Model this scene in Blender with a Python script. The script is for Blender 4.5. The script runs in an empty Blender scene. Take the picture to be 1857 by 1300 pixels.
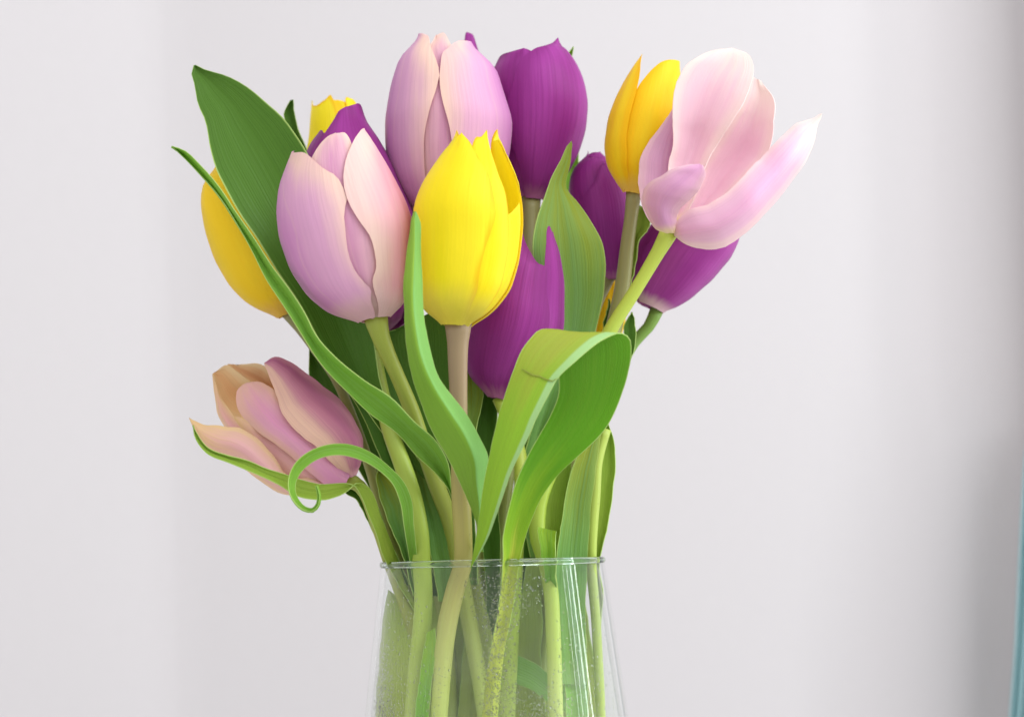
import bpy, math, random
import numpy as np
from mathutils import Vector, Matrix, noise

random.seed(7); np.random.seed(7)
sc = bpy.context.scene
COL = sc.collection

# ------------------------------------------------------------------ camera
D = 0.70                     # camera to the vase axis, metres
FRAME_W = 0.353              # width of the frame at that distance
W_PX, H_PX = 1857.0, 1300.0
HORIZON = 1006.0             # picture row of the camera's eye level (the vase rim)
FOCAL = 36.0 * D / FRAME_W
ROLL = math.radians(-1.4)
RIM_Z = 0.160
CAM = Vector((0.0065, -D, RIM_Z + 0.0012))
c_r = Vector((math.cos(ROLL), 0, math.sin(ROLL)))
c_u = Vector((-math.sin(ROLL), 0, math.cos(ROLL)))
c_f = Vector((0, 1, 0))
cam = bpy.data.cameras.new('camera')
cam_o = bpy.data.objects.new('camera', cam); COL.objects.link(cam_o)
cam.sensor_width = 36; cam.lens = FOCAL; cam.clip_start = 0.01; cam.clip_end = 50
cam.shift_y = (HORIZON - H_PX / 2) / W_PX
cam.dof.use_dof = True; cam.dof.focus_distance = D - 0.03; cam.dof.aperture_fstop = 11
cam_o.matrix_world = Matrix(((c_r.x, c_u.x, -c_f.x, CAM.x), (c_r.y, c_u.y, -c_f.y, CAM.y),
                             (c_r.z, c_u.z, -c_f.z, CAM.z), (0, 0, 0, 1)))
sc.camera = cam_o

# ------------------------------------------------------------------ light
world = bpy.data.worlds.new('World'); sc.world = world; world.use_nodes = True
bg = world.node_tree.nodes['Background']
bg.inputs[0].default_value = (0.985, 0.98, 1.0, 1); bg.inputs[1].default_value = 0.93

def area(name, loc, target, sx, sy, power, col):
    l = bpy.data.lights.new(name, 'AREA'); l.shape = 'RECTANGLE'; l.size = sx; l.size_y = sy
    l.energy = power; l.color = col
    o = bpy.data.objects.new(name, l); COL.objects.link(o); o.location = loc
    d = (Vector(target) - Vector(loc)).normalized()
    o.rotation_euler = d.to_track_quat('-Z', 'Y').to_euler()
    return o
area('window_light', (0.64, -0.42, 0.82), (0.05, 0.1, 0.25), 0.7, 0.6, 7.0, (0.93, 0.965, 1.0))
area('window_pane_light', (0.95, 0.02, 0.30), (0, 0, 0.16), 0.035, 1.0, 2.6, (0.93, 0.98, 1.0))
area('window_gap_light', (0.90, -0.16, 0.30), (0, 0, 0.16), 0.012, 1.0, 0.9, (0.95, 0.98, 1.0))
area('window_curtain_light', (0.93, -0.075, 0.30), (0, 0, 0.16), 0.13, 1.0, 0.9, (0.72, 0.95, 1.0))
area('front_fill_light', (0.25, -1.3, 1.5), (0, 0, 0.25), 1.6, 1.0, 7.0, (1.0, 0.985, 0.96))  # added soft fill from the front and above, no lamp seen there

sc.view_settings.view_transform = 'Standard'; sc.view_settings.look = 'None'
sc.view_settings.exposure = 0.0; sc.view_settings.gamma = 1.0; sc.view_settings.use_curve_mapping = False
sc.render.engine = 'CYCLES'
sc.cycles.use_denoising = True
sc.cycles.max_bounces = 9; sc.cycles.diffuse_bounces = 4; sc.cycles.glossy_bounces = 3; sc.cycles.transparent_max_bounces = 20; sc.cycles.transmission_bounces = 6

# ------------------------------------------------------------------ helpers
def P(x, y, d=0.0):
    """picture point (x, y) at d millimetres in front of the vase axis -> world"""
    dist = D - d * 0.001
    k = dist * FRAME_W / (D * W_PX)
    return CAM + c_f * dist + c_r * ((x - W_PX / 2) * k) + c_u * (-(y - HORIZON) * k)

def PX(d=0.0):
    return (D - d * 0.001) * FRAME_W / (D * W_PX)

def lin(r, g, b):
    f = lambda c: (c / 12.92 if c <= 0.04045 else ((c + 0.055) / 1.055) ** 2.4)
    return (f(r / 255), f(g / 255), f(b / 255), 1.0)

def hermite(pts, n, s=None):
    """smooth resample of a polyline to n points"""
    p = np.asarray(pts, float)
    if len(p) == 1: return np.repeat(p, n, 0)
    if s is None:
        seg = np.linalg.norm(np.diff(p[:, :2], axis=0), axis=1); seg = np.maximum(seg, 1e-6)
        s = np.concatenate([[0], np.cumsum(seg)]); s /= s[-1]
    m = np.zeros_like(p)
    dl = np.diff(p, axis=0) / np.diff(s)[:, None]
    m[0] = dl[0]; m[-1] = dl[-1]
    h = np.diff(s)
    for i in range(1, len(p) - 1):
        m[i] = (dl[i - 1] * h[i] + dl[i] * h[i - 1]) / (h[i] + h[i - 1])
    t = np.linspace(0, 1, n)
    i = np.clip(np.searchsorted(s, t, side='right') - 1, 0, len(p) - 2)
    hh = h[i][:, None]; x = ((t - s[i]) / h[i])[:, None]
    return ((2 * x**3 - 3 * x**2 + 1) * p[i] + (x**3 - 2 * x**2 + x) * hh * m[i]
            + (-2 * x**3 + 3 * x**2) * p[i + 1] + (x**3 - x**2) * hh * m[i + 1])

def along(vals, n):
    if np.isscalar(vals): return np.full(n, float(vals))
    vals = np.asarray(vals, float)
    return hermite(np.stack([np.linspace(0, 1, len(vals)), vals], 1), n, np.linspace(0, 1, len(vals)))[:, 1]

def link(name, me, parent=None):
    o = bpy.data.objects.new(name, me); COL.objects.link(o)
    if parent is not None:
        o.parent = parent
        o.matrix_parent_inverse = parent.matrix_world.inverted()
    return o

def shell(name, G, thick, front, back=None, parent=None, wob=0.0, seed=0, vein=None, vs=None):
    """closed thin solid from a grid G[v][u] of points; the front face lies on du x dv"""
    G = np.asarray(G, float); nv, nu = G.shape[:2]
    du = np.gradient(G, axis=1); dv = np.gradient(G, axis=0)
    N = np.cross(du, dv); ln = np.linalg.norm(N, axis=2, keepdims=True)
    N = N / np.maximum(ln, 1e-12)
    for i in range(nv):                       # degenerate tip rows borrow the normal below
        if np.max(ln[i]) < 1e-11 and i > 0: N[i] = N[i - 1]
    N = (N + np.roll(N, 1, 1) * 0) 
    if wob:
        for i in range(nv):
            for j in range(nu):
                q = Vector((j / (nu - 1) * 2.2 + seed * 3.1, i / (nv - 1) * 3.5, seed * 1.7))
                G[i, j] += N[i, j] * (noise.noise(q) * wob + noise.noise(q * 2.7) * wob * 0.35)
    e = np.abs(np.linspace(-1, 1, nu))
    tv = np.linspace(0, 1, nv)
    th = thick * np.outer(1 - 0.55 * np.clip((tv - .85) / .15, 0, 1), 1 - 0.6 * e**4)[:, :, None]
    A = (G + N * th / 2).reshape(-1, 3); B = (G - N * th / 2).reshape(-1, 3)
    verts = np.concatenate([A, B]); off = nv * nu
    faces = []; mi = []
    idx = lambda i, j: i * nu + j
    for i in range(nv - 1):
        for j in range(nu - 1):
            a, b, c, d = idx(i, j), idx(i, j + 1), idx(i + 1, j + 1), idx(i + 1, j)
            faces.append((a, b, c, d)); mi.append(0)
            faces.append((d + off, c + off, b + off, a + off)); mi.append(1)
    ring = [idx(0, j) for j in range(nu)] + [idx(i, nu - 1) for i in range(1, nv)] + \
           [idx(nv - 1, j) for j in range(nu - 2, -1, -1)] + [idx(i, 0) for i in range(nv - 2, 0, -1)]
    n0 = len(verts); rl = len(ring)
    src = np.array(ring + [q + off for q in ring])            # the rim has its own vertices: crisp margin
    verts = np.concatenate([verts, verts[src]])
    for k in range(rl):
        a, b = n0 + k, n0 + (k + 1) % rl
        faces.append((b, a, a + rl, b + rl)); mi.append(0)
    me = bpy.data.meshes.new(name)
    me.from_pydata(verts.tolist(), [], faces)
    me.materials.append(front); me.materials.append(back or front)
    me.polygons.foreach_set('material_index', mi)
    me.polygons.foreach_set('use_smooth', [True] * len(faces))
    uv = me.uv_layers.new(name='UVMap')
    U = np.tile(np.linspace(0, 1, nu), (nv, 1)); V = np.tile((tv if vs is None else vs)[:, None], (1, nu))
    def lay(a): a = a.reshape(-1, 2); a = np.concatenate([a, a]); return np.concatenate([a, a[src]])
    UV = np.stack([U, V], 2)
    li = np.zeros(len(me.loops), int); me.loops.foreach_get('vertex_index', li)
    uv.data.foreach_set('uv', lay(UV)[li].ravel())
    u2 = me.uv_layers.new(name='Vein')
    u2.data.foreach_set('uv', lay(UV if vein is None else np.asarray(vein))[li].ravel())
    me.update()
    return link(name, me, parent)

def tube(name, pts, r, mat, parent=None, seg=14, n=64, seed=0):
    """stem: pts (px, py, d mm), r in picture pixels (scalar or list)"""
    c = hermite([(p[0], p[1], p[2]) for p in pts], n)
    rr = along(r, n)
    if name == 'stem': rr = rr * (1 + 0.22 * np.exp(-((1 - np.linspace(0, 1, n)) / .02)**2))
    W = [P(*q) for q in c]
    verts = []; faces = []; uvs = []
    for i in range(n):
        t = (W[min(i + 1, n - 1)] - W[max(i - 1, 0)]).normalized()
        a = Vector((0, -1, 0)); a = (a - t * a.dot(t)).normalized(); b = t.cross(a)
        R = rr[i] * PX(c[i][2])
        for j in range(seg):
            th = 2 * math.pi * j / seg
            q = R * (1 + 0.05 * noise.noise(Vector((math.cos(th) * 1.2, math.sin(th) * 1.2 + seed, i * 0.16))))
            verts.append(W[i] + a * (math.cos(th) * q) + b * (math.sin(th) * q))
            uvs.append((j / seg, i / (n - 1)))
    for i in range(n - 1):
        for j in range(seg):
            k = (j + 1) % seg
            faces.append((i * seg + j, (i + 1) * seg + j, (i + 1) * seg + k, i * seg + k))
    faces.append(tuple(range(seg))); faces.append(tuple(range((n - 1) * seg, n * seg))[::-1])
    me = bpy.data.meshes.new(name); me.from_pydata([tuple(v) for v in verts], [], faces)
    me.materials.append(mat)
    me.polygons.foreach_set('use_smooth', [True] * len(faces))
    uv = me.uv_layers.new(name='UVMap')
    for l in me.loops: uv.data[l.index].uv = uvs[l.vertex_index]
    me.update()
    return link(name, me, parent)

# ------------------------------------------------------------------ materials
def newmat(name):
    m = bpy.data.materials.new(name); m.use_nodes = True
    nt = m.node_tree; nt.nodes.clear()
    return m, nt, nt.nodes, nt.links

def ramp(N, L, fac, stops, interp='EASE'):
    r = N.new('ShaderNodeValToRGB'); r.color_ramp.interpolation = interp
    el = r.color_ramp.elements
    while len(el) > 1: el.remove(el[-1])
    el[0].position = stops[0][0]; el[0].color = stops[0][1]
    for p, c in stops[1:]:
        e = el.new(p); e.color = c
    L.new(fac, r.inputs[0]); return r.outputs[0]

def math_n(N, L, op, a, b=None, clamp=False):
    m = N.new('ShaderNodeMath'); m.operation = op; m.use_clamp = clamp
    for i, v in enumerate((a, b)):
        if v is None: continue
        if hasattr(v, 'links'): L.new(v, m.inputs[i])
        else: m.inputs[i].default_value = v
    return m.outputs[0]

def mixc(N, L, fac, a, b, mode='MIX'):
    m = N.new('ShaderNodeMix'); m.data_type = 'RGBA'; m.blend_type = mode
    for s, v in ((m.inputs[0], fac), (m.inputs[6], a), (m.inputs[7], b)):
        if hasattr(v, 'links'): L.new(v, s)
        else: s.default_value = v
    return m.outputs[2]

def uvparts(N, L):
    uv = N.new('ShaderNodeUVMap'); uv.uv_map = 'UVMap'
    sp = N.new('ShaderNodeSeparateXYZ'); L.new(uv.outputs[0], sp.inputs[0])
    return uv.outputs[0], sp.outputs[0], sp.outputs[1]

def stretched_noise(N, L, uv, sx, sy, detail=3, rough=0.6, seed=True):
    mp = N.new('ShaderNodeMapping'); mp.inputs['Scale'].default_value = (sx, sy, 1)
    L.new(uv, mp.inputs[0])
    nz = N.new('ShaderNodeTexNoise'); nz.noise_dimensions = '4D'
    nz.inputs['Scale'].default_value = 1; nz.inputs['Detail'].default_value = detail
    nz.inputs['Roughness'].default_value = rough
    L.new(mp.outputs[0], nz.inputs['Vector'])
    if seed:
        oi = N.new('ShaderNodeObjectInfo')
        L.new(math_n(N, L, 'MULTIPLY', oi.outputs['Random'], 37.0), nz.inputs['W'])
    return nz.outputs[0]

def finish(m, nt, N, L, col, rough, transl, bump=None, bump_str=0.15, spec=0.35, sheen=0.0, tcol=None):
    p = N.new('ShaderNodeBsdfPrincipled'); L.new(col, p.inputs['Base Color'])
    p.inputs['Roughness'].default_value = rough; p.inputs['Specular IOR Level'].default_value = spec
    if sheen:
        p.inputs['Sheen Weight'].default_value = sheen; p.inputs['Sheen Roughness'].default_value = 0.4
    t = N.new('ShaderNodeBsdfTranslucent'); L.new(tcol if tcol is not None else col, t.inputs[0])
    if bump is not None:
        b = N.new('ShaderNodeBump'); b.inputs['Strength'].default_value = bump_str; b.inputs['Distance'].default_value = 0.0004
        L.new(bump, b.inputs['Height']); L.new(b.outputs[0], p.inputs['Normal']); L.new(b.outputs[0], t.inputs['Normal'])
    x = N.new('ShaderNodeMixShader'); x.inputs[0].default_value = transl
    L.new(p.outputs[0], x.inputs[1]); L.new(t.outputs[0], x.inputs[2])
    o = N.new('ShaderNodeOutputMaterial'); L.new(x.outputs[0], o.inputs[0])
    return m

def petal_mat(name, mid, side, edge, base, tip=None, streak=0.25, transl=0.3, rough=0.5, base_v=0.14,
              e_side=0.45, e_edge=0.9, dark=None, skew=0.0, ribc=0.14, vgrow=0.0):
    """mid: along the midrib, side: half way, edge: margin, base: by the stem"""
    m, nt, N, L = newmat(name)
    uv, u, v = uvparts(N, L)
    vn = N.new('ShaderNodeUVMap'); vn.uv_map = 'Vein'; uv = vn.outputs[0]
    e = math_n(N, L, 'ABSOLUTE', math_n(N, L, 'SUBTRACT', math_n(N, L, 'MULTIPLY', u, 2.0), 1.0 + skew))
    nz = stretched_noise(N, L, uv, 9, 1.6, 2)
    e = math_n(N, L, 'MULTIPLY', e, math_n(N, L, 'ADD', math_n(N, L, 'MULTIPLY', v, vgrow), 1.0 - vgrow * 0.8))
    e2 = math_n(N, L, 'ADD', e, math_n(N, L, 'MULTIPLY', math_n(N, L, 'SUBTRACT', nz, 0.5), 0.38))
    c = ramp(N, L, e2, [(0.0, mid), (e_side, side), (e_edge, edge)])
    fine = stretched_noise(N, L, uv, 42, 1.6, 3)
    dk = dark or tuple(x * 0.62 for x in mid[:3]) + (1,)
    c = mixc(N, L, math_n(N, L, 'MULTIPLY', math_n(N, L, 'SUBTRACT', fine, 0.42, True), streak * 5, True), c, dk)
    if tip is not None:
        f = ramp(N, L, math_n(N, L, 'ADD', v, math_n(N, L, 'MULTIPLY', math_n(N, L, 'SUBTRACT', nz, .5), .3)),
                 [(0.62, (0, 0, 0, 1)), (1.0, (1, 1, 1, 1))])
        c = mixc(N, L, f, c, tip)
    f = ramp(N, L, math_n(N, L, 'ADD', v, math_n(N, L, 'MULTIPLY', math_n(N, L, 'SUBTRACT', nz, .5), .05)),
             [(base_v * 0.2, (1, 1, 1, 1)), (base_v * 1.25, (0, 0, 0, 1))])
    c = mixc(N, L, f, c, base)
    big = stretched_noise(N, L, uv, 2.2, 1.2, 1)
    c = mixc(N, L, math_n(N, L, 'MULTIPLY', math_n(N, L, 'SUBTRACT', big, 0.45, True), 1.1, True), c, side)
    rib = math_n(N, L, 'ABSOLUTE', math_n(N, L, 'SUBTRACT', math_n(N, L, 'ADD', u, math_n(N, L, 'MULTIPLY', big, 0.04)), 0.52))
    c = mixc(N, L, math_n(N, L, 'MULTIPLY', ramp(N, L, rib, [(0.0, (1, 1, 1, 1)), (0.022, (0, 0, 0, 1))]), ribc), c, edge)
    bump = math_n(N, L, 'ADD', fine, math_n(N, L, 'MULTIPLY', nz, 1.5))
    return finish(m, nt, N, L, c, rough, transl, bump, 0.4, 0.25, 0.12)

def leaf_mat(name, low, high, tip=None, edge=None, vein=0.35, transl=0.28, rough=0.45, bloom=None, half=None, pos=(.02, .45, 1.0)):
    m, nt, N, L = newmat(name)
    uv, u, v = uvparts(N, L)
    nz = stretched_noise(N, L, uv, 3, 2.5, 3)
    vv = math_n(N, L, 'ADD', v, math_n(N, L, 'MULTIPLY', math_n(N, L, 'SUBTRACT', nz, .5), .35))
    c = ramp(N, L, vv, [(pos[0], low), (pos[1], high), (pos[2], tip or high)])
    fine = stretched_noise(N, L, uv, 50, 0.9, 2, 0.65)
    mid = stretched_noise(N, L, uv, 13, 0.6, 2)
    c = mixc(N, L, math_n(N, L, 'MULTIPLY', math_n(N, L, 'SUBTRACT', fine, 0.45, True), vein * 4, True), c,
             tuple(x * 0.66 for x in high[:3]) + (1,))
    if bloom is not None:
        c = mixc(N, L, math_n(N, L, 'MULTIPLY', math_n(N, L, 'SUBTRACT', mid, 0.40, True), 2.2, True), c, bloom)
    if half is not None:                      # paler part: turned edge on leaf_olive, painted fold light on leaf_two
        c = mixc(N, L, ramp(N, L, u, [(half[0], (0, 0, 0, 1)), (half[0] + 0.05, (1, 1, 1, 1))]), c, half[1])
    e = math_n(N, L, 'ABSOLUTE', math_n(N, L, 'SUBTRACT', math_n(N, L, 'MULTIPLY', u, 2.0), 1.0))
    c = mixc(N, L, ramp(N, L, e, [(0.955, (0, 0, 0, 1)), (1.0, (1, 1, 1, 1))]), c, edge or lin(186, 214, 120))
    # small blemishes
    sp = stretched_noise(N, L, uv, 26, 46, 2, 0.5)
    c = mixc(N, L, ramp(N, L, sp, [(0.70, (0, 0, 0, 1)), (0.80, (.5, .5, .5, 1))]), c, lin(112, 120, 62))
    bump = math_n(N, L, 'ADD', math_n(N, L, 'MULTIPLY', fine, 0.8), mid)
    return finish(m, nt, N, L, c, rough, transl, bump, 0.75, 0.28)

def stem_mat(name, bottom, middle, top):
    m, nt, N, L = newmat(name)
    uv, u, v = uvparts(N, L)
    nz = stretched_noise(N, L, uv, 6, 5, 2)
    vv = math_n(N, L, 'ADD', v, math_n(N, L, 'MULTIPLY', math_n(N, L, 'SUBTRACT', nz, .5), .22))
    c = ramp(N, L, vv, [(0.3, bottom), (0.62, middle), (0.95, top)])
    fine = stretched_noise(N, L, uv, 26, 6, 3)
    c = mixc(N, L, math_n(N, L, 'MULTIPLY', math_n(N, L, 'SUBTRACT', fine, .45, True), 0.5, True), c,
             tuple(x * .62 for x in middle[:3]) + (1,))
    sp = stretched_noise(N, L, uv, 14, 70, 2)
    c = mixc(N, L, ramp(N, L, sp, [(.68, (0, 0, 0, 1)), (.8, (.6, .6, .6, 1))]), c, lin(120, 104, 70))
    return finish(m, nt, N, L, c, 0.42, 0.12, fine, 0.2, 0.4)

def simple_mat(name, col, rough=0.8, nscale=60, amt=0.04, bump=0.06):
    m, nt, N, L = newmat(name)
    tc = N.new('ShaderNodeTexCoord')
    nz = N.new('ShaderNodeTexNoise'); nz.inputs['Scale'].default_value = nscale; nz.inputs['Detail'].default_value = 5
    L.new(tc.outputs['Object'], nz.inputs['Vector'])
    c = mixc(N, L, nz.outputs[0], tuple(x * (1 - amt) for x in col[:3]) + (1,), tuple(min(1, x * (1 + amt)) for x in col[:3]) + (1,))
    p = N.new('ShaderNodeBsdfPrincipled'); L.new(c, p.inputs['Base Color']); p.inputs['Roughness'].default_value = rough
    p.inputs['Specular IOR Level'].default_value = 0.2
    b = N.new('ShaderNodeBump'); b.inputs['Strength'].default_value = bump; b.inputs['Distance'].default_value = 0.002
    L.new(nz.outputs[0], b.inputs['Height']); L.new(b.outputs[0], p.inputs['Normal'])
    o = N.new('ShaderNodeOutputMaterial'); L.new(p.outputs[0], o.inputs[0])
    return m

M = {}
PK = dict(vgrow=.75, mid=lin(216, 146, 202), side=lin(232, 178, 212), edge=lin(248, 218, 200), base=lin(238, 196, 206), tip=lin(236, 190, 208))
M['pink'] = petal_mat('pink_petal', streak=.09, e_side=.5, e_edge=1.15, base_v=.07, **PK)
M['pink_l'] = petal_mat('pink_petal_cream_right', streak=.09, e_side=.45, e_edge=1.15, base_v=.07, skew=-.42, **PK)
M['pink_r'] = petal_mat('pink_petal_cream_left', streak=.09, e_side=.45, e_edge=1.2, base_v=.07, skew=.42, **PK)
M['pink_salmon'] = petal_mat('salmon_pink_petal', lin(236, 158, 178), lin(240, 182, 200), lin(247, 220, 208), lin(240, 206, 206),
                             tip=lin(244, 210, 206), streak=.10, e_side=.4, e_edge=1.1, skew=.45, base_v=.07, vgrow=.5)
M['pink_inner'] = petal_mat('inner_pink_petal', lin(222, 160, 194), lin(232, 182, 200), lin(246, 218, 204), lin(220, 190, 180),
                            tip=lin(246, 212, 200), streak=.14, e_side=.4, e_edge=1.0)
M['pink_pale'] = petal_mat('pale_pink_petal', lin(246, 206, 222), lin(248, 214, 226), lin(250, 230, 226), lin(244, 232, 176),
                           tip=lin(250, 234, 226), streak=.08, e_side=.45, e_edge=1.05, transl=.33, base_v=.09)
M['pink_rose'] = petal_mat('rosy_pink_petal', lin(238, 188, 218), lin(240, 198, 222), lin(250, 222, 224), lin(240, 206, 216),
                           tip=lin(252, 238, 228), streak=.08, e_side=.45, e_edge=1.1, transl=.33, base_v=.06)
M['pink_mauve'] = petal_mat('mauve_pink_petal', lin(214, 160, 198), lin(224, 174, 206), lin(240, 204, 214), lin(242, 226, 180),
                            streak=.10, e_side=.45, e_edge=1.2, base_v=.12)
M['pink_old'] = petal_mat('mauve_petal', lin(186, 108, 148), lin(204, 138, 160), lin(242, 206, 184), lin(230, 174, 190),
                          streak=.14, e_side=.42, e_edge=1.1, skew=.5, base_v=.06)
M['pink_fresh'] = petal_mat('bright_pink_petal', lin(232, 164, 200), lin(234, 178, 200), lin(240, 206, 176), lin(232, 158, 204),
                            tip=lin(236, 194, 176), streak=.12, e_side=.45, e_edge=1.15, base_v=.3)
M['peach'] = petal_mat('peach_petal', lin(240, 188, 192), lin(243, 200, 186), lin(248, 220, 170), lin(236, 172, 196),
                       tip=lin(240, 208, 150), streak=.10, e_side=.45, e_edge=.95, ribc=0.1)
M['amber'] = petal_mat('amber_petal_inside', lin(246, 200, 140), lin(248, 212, 154), lin(250, 228, 176), lin(238, 176, 126),
                       streak=.12, e_side=.5, e_edge=.9, ribc=0.1)
M['purple'] = petal_mat('purple_petal', lin(152, 44, 138), lin(168, 60, 156), lin(146, 42, 132), lin(186, 110, 160),
                        streak=.22, e_side=.5, e_edge=.95, base_v=.035, transl=.28, dark=lin(118, 24, 104), ribc=0)
M['purple_pale'] = petal_mat('purple_petal_pale_foot', lin(164, 54, 150), lin(180, 76, 166), lin(152, 46, 138), lin(226, 190, 196),
                             streak=.2, e_side=.5, e_edge=.95, base_v=.06, transl=.28, dark=lin(130, 32, 116), ribc=0)
M['yellow'] = petal_mat('yellow_petal', lin(253, 238, 24), lin(253, 240, 44), lin(244, 206, 10), lin(232, 216, 84),
                        streak=.07, e_side=.86, e_edge=1.0, base_v=.12, transl=.35, dark=lin(246, 214, 10), ribc=0)  # darker margin paints in the shadow line where petals overlap
M['gold'] = petal_mat('golden_petal', lin(252, 218, 18), lin(252, 224, 34), lin(250, 206, 12), lin(244, 208, 90),
                      streak=.06, e_side=.5, e_edge=.95, base_v=.06, transl=.35, dark=lin(242, 186, 8), ribc=0)

M['gold_lit'] = petal_mat('golden_petal_painted_light', lin(255, 228, 40), lin(255, 232, 52), lin(255, 220, 30), lin(250, 216, 100),
                      streak=.06, e_side=.5, e_edge=.95, base_v=.06, transl=.42, dark=lin(250, 200, 20), ribc=0)  # golden petal lightened in colour to make up for weaker light at left
M['yellow_in_lit'] = petal_mat('yellow_inside_painted_light', lin(255, 240, 60), lin(255, 242, 70), lin(250, 222, 30), lin(240, 220, 90),
                      streak=.05, e_side=.7, e_edge=1.0, base_v=.08, transl=.55, dark=lin(250, 220, 20), ribc=0)  # colour lightened to offset the shading inside the bloom
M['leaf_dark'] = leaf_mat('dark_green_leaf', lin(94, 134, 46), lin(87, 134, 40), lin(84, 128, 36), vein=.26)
M['leaf_mid'] = leaf_mat('green_leaf', lin(140, 188, 66), lin(134, 190, 62), lin(150, 204, 64), bloom=lin(148, 200, 100), vein=.24)
M['leaf_blue'] = leaf_mat('bluish_green_leaf', lin(134, 175, 78), lin(113, 163, 74), lin(153, 163, 38), bloom=lin(128, 175, 100), vein=.26)
M['leaf_fold'] = leaf_mat('bright_green_leaf', lin(207, 218, 78), lin(142, 190, 38), lin(102, 167, 26), vein=.3, pos=(.2, .32, .46))
M['leaf_olive'] = leaf_mat('yellow_green_leaf', lin(168, 179, 64), lin(165, 177, 58), lin(149, 194, 48), vein=.24, pos=(.4, .62, .8),
                           half=(0.80, lin(172, 212, 138)))
M['leaf_pale'] = leaf_mat('pale_green_leaf', lin(176, 199, 78), lin(163, 192, 70), lin(153, 188, 68), vein=.3)
M['leaf_bright'] = leaf_mat('fresh_green_leaf', lin(157, 201, 58), lin(132, 190, 50), lin(165, 201, 52), bloom=lin(144, 199, 88), vein=.24)
M['leaf_two'] = leaf_mat('green_leaf_lit_half', lin(134, 175, 52), lin(130, 177, 52), lin(157, 197, 68), vein=.24, half=(0.48, lin(138, 194, 100)))  # right half lightened in colour, standing in for light on the fold
M['leaf_vase'] = leaf_mat('vase_leaf_lightened', lin(206, 216, 104), lin(190, 208, 96), lin(170, 196, 84), vein=.3)  # leaf colour raised because little light reaches into the vase
M['stem_green'] = stem_mat('green_stem', lin(192, 210, 108), lin(164, 190, 66), lin(182, 198, 76))
M['stem_olive'] = stem_mat('olive_stem', lin(192, 210, 108), lin(158, 168, 74), lin(166, 178, 74))
M['stem_dark'] = stem_mat('dark_green_stem', lin(192, 210, 108), lin(120, 156, 66), lin(124, 160, 66))
M['stem_brown'] = stem_mat('brownish_stem', lin(192, 210, 108), lin(176, 168, 90), lin(162, 138, 108))
M['stem_grey'] = stem_mat('grey_green_stem', lin(192, 210, 108), lin(152, 158, 80), lin(146, 142, 90))
M['stem_lime'] = stem_mat('lime_stem', lin(192, 210, 108), lin(172, 196, 78), lin(172, 192, 84))

# ------------------------------------------------------------------ builders for the flowers and leaves
class Flower:
    """Bloom envelope: circular cross-sections on an axis; its silhouette was measured on the picture plane."""
    def __init__(self, base, tip, d, left=None, right=None, R=90, lean=0.0, prof=None):
        self.b = np.array(base, float); self.tp = np.array(tip, float); self.d = d
        ax = self.tp - self.b; self.H = np.linalg.norm(ax); self.ax = ax / self.H
        self.pr = np.array([-self.ax[1], self.ax[0]])          # to the right of the axis as seen
        if self.pr[0] < 0 and abs(self.ax[1]) > 0.3: self.pr = -self.pr
        self.B = P(base[0], base[1], d); self.T = P(tip[0], tip[1], d + lean)
        self.A = (self.T - self.B); self.Hm = self.A.length; a = self.A.normalized()
        v = (CAM - self.B).normalized(); self.c = (v - a * v.dot(a)).normalized()
        self.s = self.c.cross(a) * -1
        if self.s.dot(c_r * self.pr[0] - c_u * self.pr[1]) < 0: self.s = -self.s
        self.k = PX(d)
        ts = np.linspace(-0.02, 1.08, 160)
        if left is not None:
            def lat(pts):
                q = np.array(pts, float) - self.b
                t = q @ self.ax / self.H; l = q @ self.pr
                o = np.argsort(t); return np.interp(ts, t[o], l[o])
            l, r = lat(left), lat(right)
            self.cc = (l + r) / 2; self.R = np.maximum((r - l) / 2, 6)
            ker = np.ones(13) / 13
            self.cc = np.convolve(np.pad(self.cc, 6, 'edge'), ker, 'valid'); self.R = np.convolve(np.pad(self.R, 6, 'edge'), ker, 'valid')
        else:
            pf = prof or [(0, .16), (.04, .44), (.1, .68), (.2, .88), (.33, .99), (.46, 1), (.6, .95), (.75, .84), (.88, .68), (1, .48), (1.1, .35)]
            self.R = R * np.interp(ts, [p[0] for p in pf], [p[1] for p in pf]); self.cc = np.zeros_like(ts)
        self.ts = ts
    def Rt(self, t): return np.interp(t, self.ts, self.R)
    def ct(self, t): return np.interp(t, self.ts, self.cc)
    def to_local(self, x, y):
        q = np.array((x, y), float) - self.b
        t = float(q @ self.ax / self.H); l = float(q @ self.pr)
        s = (l - self.ct(t)) / self.Rt(t)
        th = math.degrees(math.asin(max(-1, min(1, s))))
        if abs(s) > 0.93: th = math.copysign(78 + min(1, (abs(s) - .93) / .07) * 22, s)
        return th, t
    def point(self, th, t, off_px):
        a = math.radians(th); R = max(self.Rt(t) + off_px, 1.5)
        return self.B + self.A * t + self.s * (self.ct(t) * self.k) + (self.c * math.cos(a) + self.s * math.sin(a)) * (R * self.k)

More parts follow.
